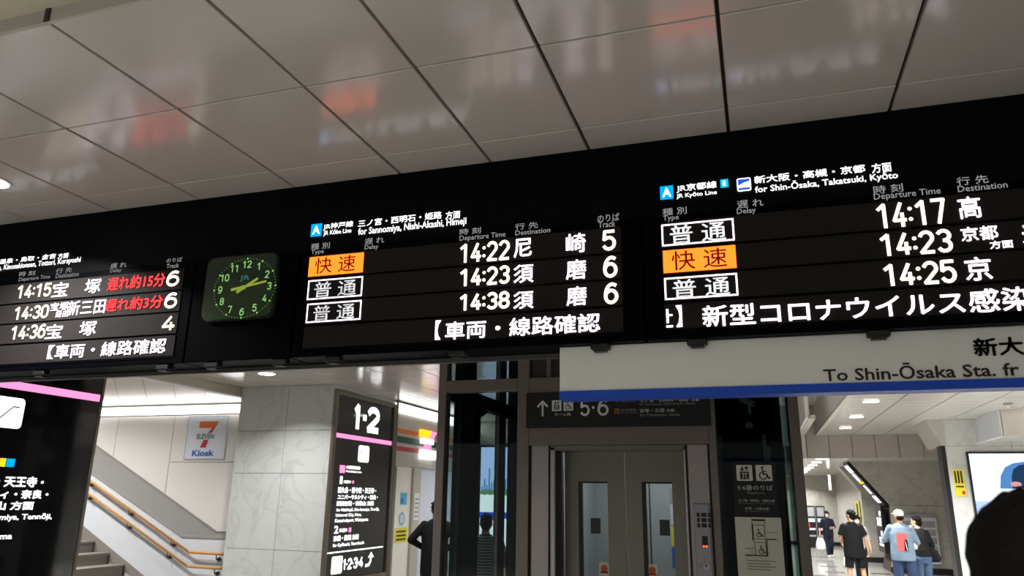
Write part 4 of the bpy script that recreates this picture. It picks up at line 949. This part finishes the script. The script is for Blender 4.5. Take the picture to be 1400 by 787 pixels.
MB().box(3.22, 3.31, 24.75, 26.0, .50, 1.80).obj('sign_box', 'black', vs_)
PV = lambda u, v, d=.003: (3.22 - d, u, v)
for (a, b_, c, e) in ((24.9, 25.2, 1.52, 1.66), (24.9, 25.75, 1.32, 1.47), (24.95, 25.8, 1.24, 1.30), (24.9, 25.2, .98, 1.10), (24.9, 25.6, .78, .92), (24.9, 25.7, .68, .74)): Flat(PV).rect(a, b_, c, e).obj('lit_print', 'sign_e', vs_)
t = notice('yellow_banner', 'narrow yellow banner on the far pier of the corridor', lambda u, v, d=0: (3.12 - d, u, v), 29.0, 30.2, 1.2, 1.95, 'yellow_p')
Flat(lambda u, v, d=0: (3.12 - d, u, v), .006).rect(29.3, 29.9, 1.4, 1.85).obj('print', 'green_p', t)
for i, x in enumerate((1.74, 2.13)):
    s_ = thing('leaflet_stand', 'black leaflet stand at the far end of the corridor, %s' % ['left one of the pair', 'right one of the pair'][i], 'stand', (x + .17, 36.2, 0), 'black leaflet stands at the far wall')
    MB().box(x, x + .36, 36.0, 36.3, 0, 1.72, b=.01).obj('stand_frame', 'black', s_)
    for (v0, v1, m_) in ((1.28, 1.66, 'cgrey'), (1.05, 1.2, 'panelw'), (.72, .80, 'panelw'), (.45, .52, 'cgrey')): Flat(front(36.0)).rect(x + .04, x + .32, v0, v1).obj('leaflets', m_, s_)
bp_ = thing('barrier_post', 'grey barrier post with a red top beside the lift frame', 'post', (1.10, 24.5, 0))
MB().box(1.02, 1.20, 24.4, 24.58, 0, .86, b=.01).obj('post', 'steel', bp_); MB().box(1.05, 1.19, 24.42, 24.56, .86, 1.08).obj('black_neck', 'black', bp_); b = MB(); b.ell((1.12, 24.49, 1.20), (.14, .10, .14)); b.smooth = True; b.obj('red_top', 'redcap', bp_)
sd_ = thing('smoke_detector', 'small round smoke detector on the corridor ceiling', 'smoke detector', (4.19, 15.13, 3.57))
MB().loft([(4.19, 15.13, 3.60, .075, .075), (4.19, 15.13, 3.57, .075, .075), (4.19, 15.13, 3.545, .045, .045)], 18).obj('detector_body', 'cgrey', sd_); MB().loft([(4.19, 15.13, 3.545, .03, .03), (4.19, 15.13, 3.53, .02, .02)], 12).obj('detector_tip', 'white_p', sd_)
hg = thing('hanging_lamp', 'narrow lit hanging sign box deep in the corridor', 'lamp', (2.4, 31, 2.3))
MB().box(2.36, 2.44, 30.9, 31.0, 2.30, 3.05).obj('sign_box', 'shopf', hg); Flat(front(30.9)).rect(2.37, 2.43, 2.33, 2.85).obj('lit_face', 'lampdisc', hg)

# ---------------------------------------------------------------- lamps
def lamp(name, label, x, y, z, rad, watts, cat='ceiling lamp', group=None, w2=None, size=None):
    t = thing(name, label, cat, (x, y, z), group)
    if w2 is None:
        b = MB(); n = 20
        for k in range(n):
            pass
        MB().loft([(x, y, z + .012, rad * 1.18, rad * 1.18), (x, y, z - .006, rad * 1.18, rad * 1.18), (x, y, z - .010, rad * 1.10, rad * 1.10)], 22).obj('lamp_ring', 'lampring', t)
        MB().loft([(x, y, z - .011, rad, rad), (x, y, z - .016, rad * .9, rad * .9)], 22).obj('lamp_disc', 'lampdisc', t)
    else:
        MB().box(x - rad, x + rad, y - w2, y + w2, z - .012, z, b=.003).obj('lamp_frame', 'lampring', t)
        MB().box(x - rad * .92, x + rad * .92, y - w2 * .8, y + w2 * .8, z - .018, z - .010).obj('lamp_disc', 'lampdisc', t)
    l = D.lights.new('lamp_light', 'AREA'); l.shape = 'DISK' if w2 is None else 'RECTANGLE'; l.size = rad * 1.6; l.size_y = (w2 or rad) * 1.5; l.energy = watts; l.color = (1.0, .99, .975); l.spread = R(130)
    o = D.objects.new('lamp_light', l); C.objects.link(o); o.parent = t; o.location = (0, 0, -.03)
    return t
lamp('downlight', 'round ceiling downlight at the left edge above the left board', -4.07, 2.83, 3.6, .085, HALL_W)
ORD = ['first', 'second', 'third', 'fourth']
for i, x in enumerate((-6.3, -3.4, -.6, 2.2)):
    for j, y in enumerate((-.9, -3.4, -5.9)):
        lamp('downlight', 'unseen round downlight added behind the viewer, %s from the left in the %s row' % (ORD[i], ORD[j]), x, y, 3.655, .09, HALL_W, group='added downlights of the near hall')  # unseen lamps added to light the near hall
lamp('downlight', 'round ceiling downlight in front of the marble pillar under the clock', -6.81, 9.25, 3.6, .12, BACK_W)
for x, y, wh in ((-4.6, 5.4, 'left of the lift'), (-7.2, 5.0, 'above the left pillar sign'), (-4.2, 11.0, 'behind the lift'), (-4.4, 14.8, 'before the stand-in city poster')):
    lamp('downlight', 'hidden round downlight ' + wh, x, y, 3.6, .12, BACK_W, group='downlights between the pillars')
for i, (x, y) in enumerate(((1.91, 14.36), (1.95, 16.96), (1.98, 19.5), (1.91, 11.8))):
    lamp('slot_lamp', 'wide white ceiling lamp in the right corridor, %s' % ['nearest below the white sign', 'second from the viewer', 'third, next to the soffit', 'hidden by the white sign'][i], x, y, 3.6, .13, CORR_W, group='wide corridor lamps', w2=.11)
for x, y, wh in ((4.3, 12.2, 'nearer'), (4.9, 15.2, 'farther')): lamp('slot_lamp', 'wide white lamp over the right of the corridor before the screen, %s one' % wh, x, y, 3.6, .2, CORR_W, group='wide corridor lamps', w2=.11)
for k in range(8):
    lamp('small_slot_lamp', 'narrow white lamp in the low far corridor ceiling, %s from the soffit' % ['first', 'second', 'third', 'fourth', 'fifth', 'sixth', 'seventh', 'eighth'][k], 1.62, 22.9 + 2.0 * k, 3.05, .15, CORR_W * .4, group='row of lamps in the far corridor', w2=.10)
for x, y, z, wt, wh in ((-12.5, 9.0, 4.35, 135, 'upper'), (-10.2, 8.3, 4.35, 135, 'lower')): lamp('downlight', 'round downlight over the %s flight of the stairs' % wh, x, y, z, .12, wt, group='downlights over the stairs')
for x, y, wh in ((-8.0, 14.0, 'front'), (-8.0, 15.3, 'back')): lamp('downlight', 'round lamp inside the shop, %s one' % wh, x, y, 2.74, .12, 45, group='lamps in the shop')
cl = D.lights.new('lamp_light', 'AREA'); cl.shape = 'SQUARE'; cl.size = .4; cl.energy = 7; o = D.objects.new('lamp_light', cl); C.objects.link(o); o.parent = ev; o.location = (-1.1 + 1.3, 0, 2.47)

# ---------------------------------------------------------------- people
def organic(mb, voxel, smooth, rotz, loc, sc):
    """voxel-fuse the overlapping shapes into one continuous smooth surface, in the figure's own frame"""
    me = mb.mesh('organic'); o = D.objects.new('organic', me); C.objects.link(o)
    r = o.modifiers.new('r', 'REMESH'); r.mode = 'VOXEL'; r.voxel_size = voxel; r.use_smooth_shade = True
    s = o.modifiers.new('s', 'SMOOTH'); s.factor = .5; s.iterations = smooth
    dg = bpy.context.evaluated_depsgraph_get(); dg.update()
    m2 = D.meshes.new_from_object(o.evaluated_get(dg)); D.objects.remove(o); D.meshes.remove(me)
    m2.transform(Matrix.Rotation(rotz, 4, 'Z') @ Matrix.Scale(sc, 4)); m2.materials.clear()
    for p in m2.polygons: p.use_smooth = True
    return m2
def V(*a): return Vector(a)

def hand(b, wrist, d, s, n, curl=.5, thumb=1):
    """d along the hand, s towards the thumb side, n out of the palm's inside; fingers bend towards n"""
    d, s, n = d.normalized(), s.normalized(), n.normalized()
    for k in (-1.5, -.5, .5, 1.5): b.cap(wrist + s * .008 * k, .013, wrist + d * .075 + s * .019 * k, .0115, 8)
    for k, L in ((1.5, .068), (.5, .078), (-.5, .072), (-1.5, .056)):
        p = wrist + d * .078 + s * .021 * k; a = curl * .8
        q = p + (d * math.cos(a) + n * math.sin(a) + s * .05 * k) * L * .45
        r_ = q + (d * math.cos(a * 2.1) + n * math.sin(a * 2.1) + s * .03 * k) * L * .32
        t = r_ + (d * math.cos(a * 3) + n * math.sin(a * 3)) * L * .25
        b.cap(p, .0092, q, .0086, 8); b.cap(q, .0086, r_, .008, 8); b.cap(r_, .008, t, .0066, 8)
    p = wrist + d * .022 + s * .022; q = p + (d * .65 + s * .75 + n * .25).normalized() * .042; t = q + (d * .9 + s * .25 + n * .35).normalized() * .034
    b.cap(p, .014, q, .0105, 8); b.cap(q, .0105, t, .008, 8)

def person(label, loc, rot, height, arms, legs, top, bottom, shoes='cblack', top_hem=.80, sleeve='long', leg_end='ankle', skin='skin', hair='short', head_yaw=0.0,
           extra=None, top_w=1.0, collar=None, lean=0.0, hair_m='hair', vox=.0065, mask=False, group=None):
    """base figure 1.72 m tall, facing +Y, feet at z = 0; arms: {'L':(elbow, wrist), 'R':...}; legs: {'L':(knee, ankle), ...}"""
    sc = height / 1.72; rz = R(rot)
    t = thing('person', label, 'person', loc, group)
    def put(mb, name, m, vx, sm, parent=t):
        me = organic(mb, vx, sm, rz, loc, sc); me.name = name; me.materials.append(M[m]); o = D.objects.new(name, me); C.objects.link(o); o.parent = parent; return o
    HY = Matrix.Rotation(R(head_yaw), 3, 'Z'); hc = V(0, .02 + lean * .25, 1.605)
    H = lambda x, y, z: hc + HY @ V(x, y, z)
    sh = {'L': V(-.172, lean * .2, 1.385), 'R': V(.172, lean * .2, 1.385)}; hip = {'L': V(-.09, 0, .90), 'R': V(.09, 0, .90)}
    b = MB()
    b.loft([(0, 0, .80, .145, .10), (0, 0, .90, .165, .11), (0, 0, 1.02, .140, .095), (0, lean * .08, 1.15, .145, .10), (0, lean * .14, 1.30, .170, .105), (0, lean * .2, 1.40, .165, .085), (0, lean * .2, 1.455, .075, .06)], 20)
    b.cap(V(0, lean * .2 - .005, 1.42), .058, hc + V(0, -.015, -.07), .052)
    b.ell(H(0, -.005, .02), (.074, .094, .100), HY); b.ell(H(0, .022, -.052), (.056, .068, .062), HY); b.ell(H(0, .05, -.085), (.032, .03, .025), HY)
    b.cap(H(0, .088, .012), .009, H(0, .105, -.022), .014, 8); b.ell(H(0, .078, .032), (.045, .015, .010), HY)
    b.cap(H(-.02, .085, -.055), .008, H(.02, .085, -.055), .008, 8)
    for q in (-1, 1): b.ell(H((.090 if hair == 'mop' else .076) * q, -.008, -.004), (.014 if hair == 'mop' else .010, .020, .033), HY)
    for S, q in (('L', -1), ('R', 1)):
        e, wv_ = V(*arms[S][0]), V(*arms[S][1])
        b.ell(sh[S], (.056, .056, .056)); b.cap(sh[S], .050, e, .038); b.cap(e, .039, wv_, .026)
        d = (wv_ - e).normalized(); ins = V(-q, 0, 0); n = ins - d * ins.dot(d); n = n.normalized() if n.length > .2 else V(0, 0, 1)
        s_ = d.cross(n); s_ = s_ if s_.y > 0 or (abs(s_.y) < .2 and s_.z > 0) else -s_
        if len(arms[S]) > 3: s_ = V(*arms[S][3]); n = n if n.cross(s_).length > .3 else V(0, 0, 1)
        hand(b, wv_ + d * .012, d, s_, n, arms[S][2] if len(arms[S]) > 2 else .45)
        k, a = V(*legs[S][0]), V(*legs[S][1])
        b.cap(hip[S], .085, k, .056); b.cap(k, .054, k * .62 + a * .38 + V(0, -.018, 0), .052); b.cap(k * .62 + a * .38 + V(0, -.012, 0), .050, a, .036)
        b.cap(a + V(0, -.035, -.045), .032, a + V(.01 * q, .13, -.055), .028); b.ell(a + V(.012 * q, .14, -.052), (.042, .06, .026))
    body = put(b, 'body', skin, vox, 3)
    def small(mb, name, m, parent=body, smooth=True):
        me = mb.mesh(name); me.transform(Matrix.Rotation(rz, 4, 'Z') @ Matrix.Scale(sc, 4)); me.materials.append(M[m])
        for p in me.polygons: p.use_smooth = smooth
        o = D.objects.new(name, me); C.objects.link(o); o.parent = parent; return o
    for q in (-1, 1):
        b = MB(); b.ell(H(.030 * q, .083, .018), (.013, .009, .0075), HY, 10, 6); small(b, 'eye', 'eye')
        b = MB(); b.cap(H(.018 * q, .094, .042), .004, H(.045 * q, .084, .043), .003, 8); small(b, 'eyebrow', hair_m)
    b = MB(); b.cap(H(-.02, .0925, -.055), .0045, H(.02, .0925, -.055), .0045, 8); small(b, 'mouth', 'lip')
    if mask:
        b = MB(); b.ell(H(0, .052, -.045), (.062, .062, .055), HY, 16, 10); small(b, 'face_mask', 'mask')
        for q in (-1, 1): b = MB(); b.cap(H(.058 * q, .055, -.02), .003, H(.078 * q, -.01, -.005), .003, 6); small(b, 'mask_loop', 'mask')
    # hair
    b = MB()
    if hair in ('short', 'bob', 'mop'):
        mp_ = 1.05 if hair == 'mop' else 1.0
        b.ell(H(0, -.022, .040), (.083 * mp_, .098 * mp_, .088 * mp_), HY); b.ell(H(0, -.055, -.01), (.074 * mp_, .066 * mp_, .085 * mp_), HY)
        for i in range(26 if hair == 'short' else 40):
            a = R(random.uniform(20, 340) if hair == 'short' else random.uniform(0, 360)) - math.pi / 2 * 0; el = random.uniform(.5 if hair == 'mop' else .15, 1.35)
            dx = V(math.sin(a) * math.cos(el), -math.cos(a) * math.cos(el), math.sin(el)); p = V(0, -.02, .035) + V(dx.x * .078, dx.y * .094, dx.z * .085) * mp_
            if (p.y > .055 and p.z < .085) or (hair == 'mop' and p.z < .02): continue
            ln = .03 if hair == 'short' else .042
            dv = dx + V(random.uniform(-.5, .5), random.uniform(-.5, .5), -.35)
            if hair == 'mop': dv = dx * .30 + V(random.uniform(-.45, .45), random.uniform(-.45, .45), -.35)
            b.cap(H(*p), .014, H(*(p + dv * ln)), .008, 6)
        if hair == 'bob':
            for q in (-1, 1): b.cap(H(.076 * q, -.005, .04), .026, H(.078 * q, .005, -.085), .02)
            for k in range(5): b.cap(H(-.05 + .025 * k, .065, .085), .016, H(-.055 + .0275 * k, .090, .045), .010, 8)
        put(b, 'hair', hair_m, .006, 1, body)
    if hair == 'cap':
        b.ell(H(0, -.012, .050), (.088, .104, .078), HY); hh = put(b, 'cap', 'cwhite', .007, 3, body)
        b = MB(); b.ell(H(0, .105, .045), (.062, .062, .010), HY); small(b, 'cap_brim', 'cwhite', hh)
        b = MB(); b.ell(H(0, -.045, -.03), (.072, .065, .055), HY); put(b, 'hair', hair_m, .008, 2, body)
    # top
    W_ = top_w; b = MB(); lo = top_hem
    rings = [(0, 0, lo, .175 * W_, .125 * W_), (0, 0, lo + .12, .178 * W_, .128 * W_), (0, lean * .06, 1.12, .170 * W_, .125 * W_), (0, lean * .14, 1.28, .185 * W_, .125), (0, lean * .2, 1.40, .178, .102), (0, lean * .2, 1.445, .115, .080), (0, lean * .2, 1.478, .066, .062)]
    b.loft(rings, 22)
    for S in 'LR':
        e, wv_ = V(*arms[S][0]), V(*arms[S][1]); b.ell(sh[S] + V(0, 0, -.004), (.068, .070, .066))
        if sleeve == 'short': b.frustum(sh[S], .070, sh[S].lerp(e, .80), .066 * W_)
        else: b.cap(sh[S], .068, e, .056); b.frustum(e, .056, e.lerp(wv_, .95 if sleeve == 'long' else .25), .040 if sleeve == 'long' else .05)
    tp = put(b, 'shirt', top, .010, 4)
    if collar: b = MB(); b.loft([(0, lean * .2, 1.452, .080, .072), (0, lean * .2, 1.49, .066, .060)], 16); put(b, 'collar', collar, .007, 2)
    # trousers / shorts
    b = MB(); b.loft([(0, 0, .79, .15, .115), (0, 0, .88, .172, .122), (0, 0, .98, .155, .11), (0, 0, 1.02, .147, .105)], 20)
    for S in 'LR':
        k, a = V(*legs[S][0]), V(*legs[S][1])
        if leg_end == 'knee': b.frustum(hip[S] + V(0, 0, -.02), .108, k.lerp(hip[S], .06), .092)
        else: b.cap(hip[S] + V(0, 0, -.02), .102, k, .074); b.frustum(k, .074, a + V(0, -.01, .01), .066)
    put(b, 'shorts' if leg_end == 'knee' else 'trousers', bottom, .010, 4)
    for S, q in (('L', -1), ('R', 1)):
        a = V(*legs[S][1]); b = MB()
        b.cap(a + V(0, -.04, -.045), .040, a + V(.01 * q, .13, -.052), .036); b.ell(a + V(.012 * q, .145, -.055), (.050, .07, .034)); b.cap(a + V(0, -.01, -.01), .044, a + V(0, -.012, -.03), .046)
        b.box(a.x - .040, a.x + .045, a.y - .075, a.y + .19, a.z - .080, a.z - .060); put(b, 'shoe', shoes, .008, 2)
    def tr(p): return V(*loc) + (Matrix.Rotation(rz, 3, 'Z') @ (V(*p) * sc))
    return t, tp, small, tr
def bag(name, label, tops, w_, h_, d_, m_, grip):
    """carrier bag hanging from the grip point, two handles"""
    g = V(*grip); t = thing(name, label, 'bag', (g.x, g.y, g.z - h_ - .12))
    b = MB(); b.loft([(g.x, g.y, g.z - h_ - .12, w_ * .42, d_ * .45), (g.x, g.y, g.z - h_ - .05, w_ * .52, d_ * .55), (g.x, g.y, g.z - h_ * .45 - .1, w_ * .46, d_ * .42), (g.x, g.y, g.z - .10, w_ * .26, d_ * .2)], 16); b.smooth = True; b.obj('bag_body', m_, t)
    for q in (-1, 1): MB().tube([(g.x - w_ * .22, g.y + .01 * q, g.z - .12), (g.x - .015, g.y + .008 * q, g.z - .005), (g.x + .015, g.y + .008 * q, g.z - .005), (g.x + w_ * .22, g.y + .01 * q, g.z - .12)], .006, 6).obj('bag_handle', m_, t)
    return t

# man in black, seen from behind
person('person seen from behind in black oversized tee and black shorts in the corridor', (1.84, 19.0, 0), 8, 1.72,
       {'L': ((-.25, .03, 1.13), (-.20, .20, 1.02)), 'R': ((.26, -.03, 1.13), (.30, .03, .88))}, {'L': ((-.13, .01, .48), (-.145, 0, .085)), 'R': ((.15, .01, .48), (.165, 0, .085))},
       'cblack', 'cblack', 'cwhite', .72, 'short', 'knee', 'skin', 'short', 35, top_w=1.22)
# woman walking towards the viewer
_, _, _, tr = person('person in navy clothes and a white mask walking towards the viewer', (2.14, 30.3, 0), 188, 1.56,
       {'L': ((-.25, .02, 1.13), (-.12, .22, 1.10)), 'R': ((.28, -.02, 1.13), (.33, .06, .90), 1.1)}, {'L': ((-.08, .10, .48), (-.07, -.08, .10)), 'R': ((.09, .10, .49), (.09, .16, .085))},
       'cnavy', 'cnavy', 'cwhite', .76, 'half', 'ankle', 'skin', 'bob', 0, top_w=1.12, mask=True)
g = tr((.335, .09, .82)); bag('carrier_bag', 'white plastic bag hanging from the hand of the masked walker', None, .34, .40, .16, 'plastic', g)
# person half hidden behind the man in black
_, _, _, tr = person('person in pale clothes half hidden behind the man in black', (2.18, 21.2, 0), 184, 1.57,
       {'L': ((-.25, .0, 1.13), (-.27, .06, .90)), 'R': ((.27, -.02, 1.13), (.31, .05, .90), 1.1)}, {'L': ((-.09, .06, .48), (-.09, -.05, .09)), 'R': ((.09, .06, .49), (.09, .10, .085))},
       'cgrey', 'cblack', 'cwhite', .78, 'half', 'ankle', 'skin', 'bob', 0, mask=True)
g = tr((.32, .08, .82)); bag('carrier_bag', 'white plastic bag held beside the man in black', None, .26, .30, .14, 'plastic', g)
g = tr((.335, .05, 1.32)); sb_ = thing('shoulder_bag', 'orange red bag on the shoulder of the half hidden person', 'bag', (g.x, g.y, g.z - .2))
b = MB(); b.loft([(g.x, g.y, g.z - .22, .07, .09), (g.x, g.y, g.z - .1, .085, .12), (g.x, g.y, g.z, .05, .09)], 14); b.smooth = True; b.obj('bag_body', 'corange', sb_)
MB().tube([(g.x, g.y - .05, g.z - .02), (g.x + .09, g.y, g.z + .13), (g.x, g.y + .05, g.z - .02)], .010, 8).obj('strap', 'cblack', sb_)
# man in a pale denim jacket
_, jk, small, tr = person('person seen from behind in white cap and pale denim jacket with red back patch', (2.52, 17.0, 0), -6, 1.76,
       {'L': ((-.30, .05, 1.16), (-.18, .24, 1.18)), 'R': ((.27, .03, 1.13), (.20, .22, 1.05))}, {'L': ((-.12, .0, .48), (-.135, -.01, .085)), 'R': ((.14, .0, .48), (.155, -.01, .085))},
       'denim', 'denim_d', 'cwhite', .80, 'long', 'knee', 'skin_d', 'cap', 30, top_w=1.20)
def bowed(pts):   # print that follows the curve of the back
    return [(x, -.127 * 1.2 * math.sqrt(max(0, 1 - (x / (.178 * 1.2)) ** 2)) - .010 - (.012 if 1.0 < z < 1.3 else .0), z) for x, z in pts]
b = MB()
for i in range(6):
    xa, xb = -.085 + .03 * i, -.085 + .03 * (i + 1); b.add(bowed([(xa, .98), (xb, .98), (xb, 1.30), (xa, 1.30)]), [(0, 1, 2, 3)])
small(b, 'back_patch', 'cred', jk, False)
b = MB(); b.add([(p[0], p[1] - .006, p[2]) for p in bowed([(.03, .98), (.095, .98), (.095, 1.17), (.062, 1.20), (.04, 1.14)])], [(0, 1, 2, 3, 4)]); small(b, 'dark_print', 'cblack', jk, False)
b = MB(); b.add([(p[0], p[1] - .009, p[2]) for p in bowed([(.075, .99), (.084, .99), (.058, 1.16), (.052, 1.15)])], [(0, 1, 2, 3)]); small(b, 'pale_print', 'cwhite', jk, False)
# companion in black and jeans with a shoulder bag
_, _, _, tr = person('person in black top and blue jeans beside the denim jacket, carrying a bag', (2.93, 17.45, 0), 25, 1.64,
       {'L': ((-.24, .06, 1.13), (-.12, .20, 1.02)), 'R': ((.27, .02, 1.13), (.14, .20, 1.03))}, {'L': ((-.09, .03, .48), (-.09, 0, .085)), 'R': ((.10, .02, .48), (.13, -.02, .085))},
       'cblack', 'jeans', 'cwhite', .92, 'long', 'ankle', 'skin', 'short', 30, lean=.2)
g = tr((.24, .02, .98)); hb = thing('shoulder_bag', 'black shoulder bag at the hip of the person in jeans', 'bag', (g.x, g.y, g.z - .14))
b = MB(); b.loft([(g.x + .03, g.y, g.z - .16, .10, .07), (g.x + .02, g.y, g.z - .08, .14, .09), (g.x - .02, g.y, g.z + .06, .12, .08), (g.x - .05, g.y, g.z + .12, .06, .05)], 16); b.smooth = True; b.obj('bag_body', 'cblack', hb)
q = tr((.10, .02, 1.47)); MB().tube([(g.x - .06, g.y - .05, g.z + .1), (q.x, q.y - .10, q.z - .10), (q.x, q.y, q.z + .01)], .011, 8).obj('strap', 'cblack', hb)
g2 = tr((.10, -.05, 1.10)); wb_ = thing('tote_bag', 'white cloth pouch between the two people looking at the map', 'bag', (2.70, 17.05, 1.0))
b = MB(); b.loft([(2.735, 17.02, 1.03, .05, .04), (2.735, 17.02, 1.10, .07, .05), (2.735, 17.02, 1.22, .06, .045), (2.735, 17.02, 1.27, .035, .03)], 14); b.smooth = True; b.obj('bag_body', 'cwhite', wb_)
MB().tube([(2.735, 17.02, 1.26), (2.70, 17.10, 1.44)], .007, 8).obj('strap', 'cwhite', wb_)
# customer at the shop
person('person in a black coat near the shop, half behind the lift frame', (-5.0, 11.5, 0), 10, 1.80,
       {'L': ((-.36, -.06, 1.17), (-.17, .16, 1.02)), 'R': ((.34, -.04, 1.17), (.17, .17, 1.03))}, {'L': ((-.10, .0, .48), (-.10, 0, .085)), 'R': ((.10, .0, .48), (.11, 0, .085))},
       'cblack', 'cblack', 'cblack', .66, 'long', 'ankle', 'skin', 'short', 20, top_w=1.2)
# reflection in the lift glass, built as a solid person behind it
person('person in a striped shirt, a reflection in the lift glass built as a solid figure', (-3.39, 9.4, 0), 10, 1.68,
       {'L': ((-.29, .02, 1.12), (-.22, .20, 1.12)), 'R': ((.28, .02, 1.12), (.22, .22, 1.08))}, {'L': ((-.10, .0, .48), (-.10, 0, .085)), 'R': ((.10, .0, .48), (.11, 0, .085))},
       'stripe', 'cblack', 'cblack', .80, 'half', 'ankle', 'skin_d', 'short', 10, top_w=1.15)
# dark head close to the viewer
person('person with messy black hair close to the viewer in the lower right corner', (.408, 1.40, 0), -78, 1.905,
       {'L': ((-.24, .02, 1.13), (-.25, .10, .90)), 'R': ((.24, .02, 1.13), (.22, .16, .95))}, {'L': ((-.10, .0, .48), (-.10, 0, .085)), 'R': ((.10, .0, .48), (.11, 0, .085))},
       'cblack', 'cblack', 'cblack', .78, 'long', 'ankle', 'skin_d', 'mop', 0, collar='corange')
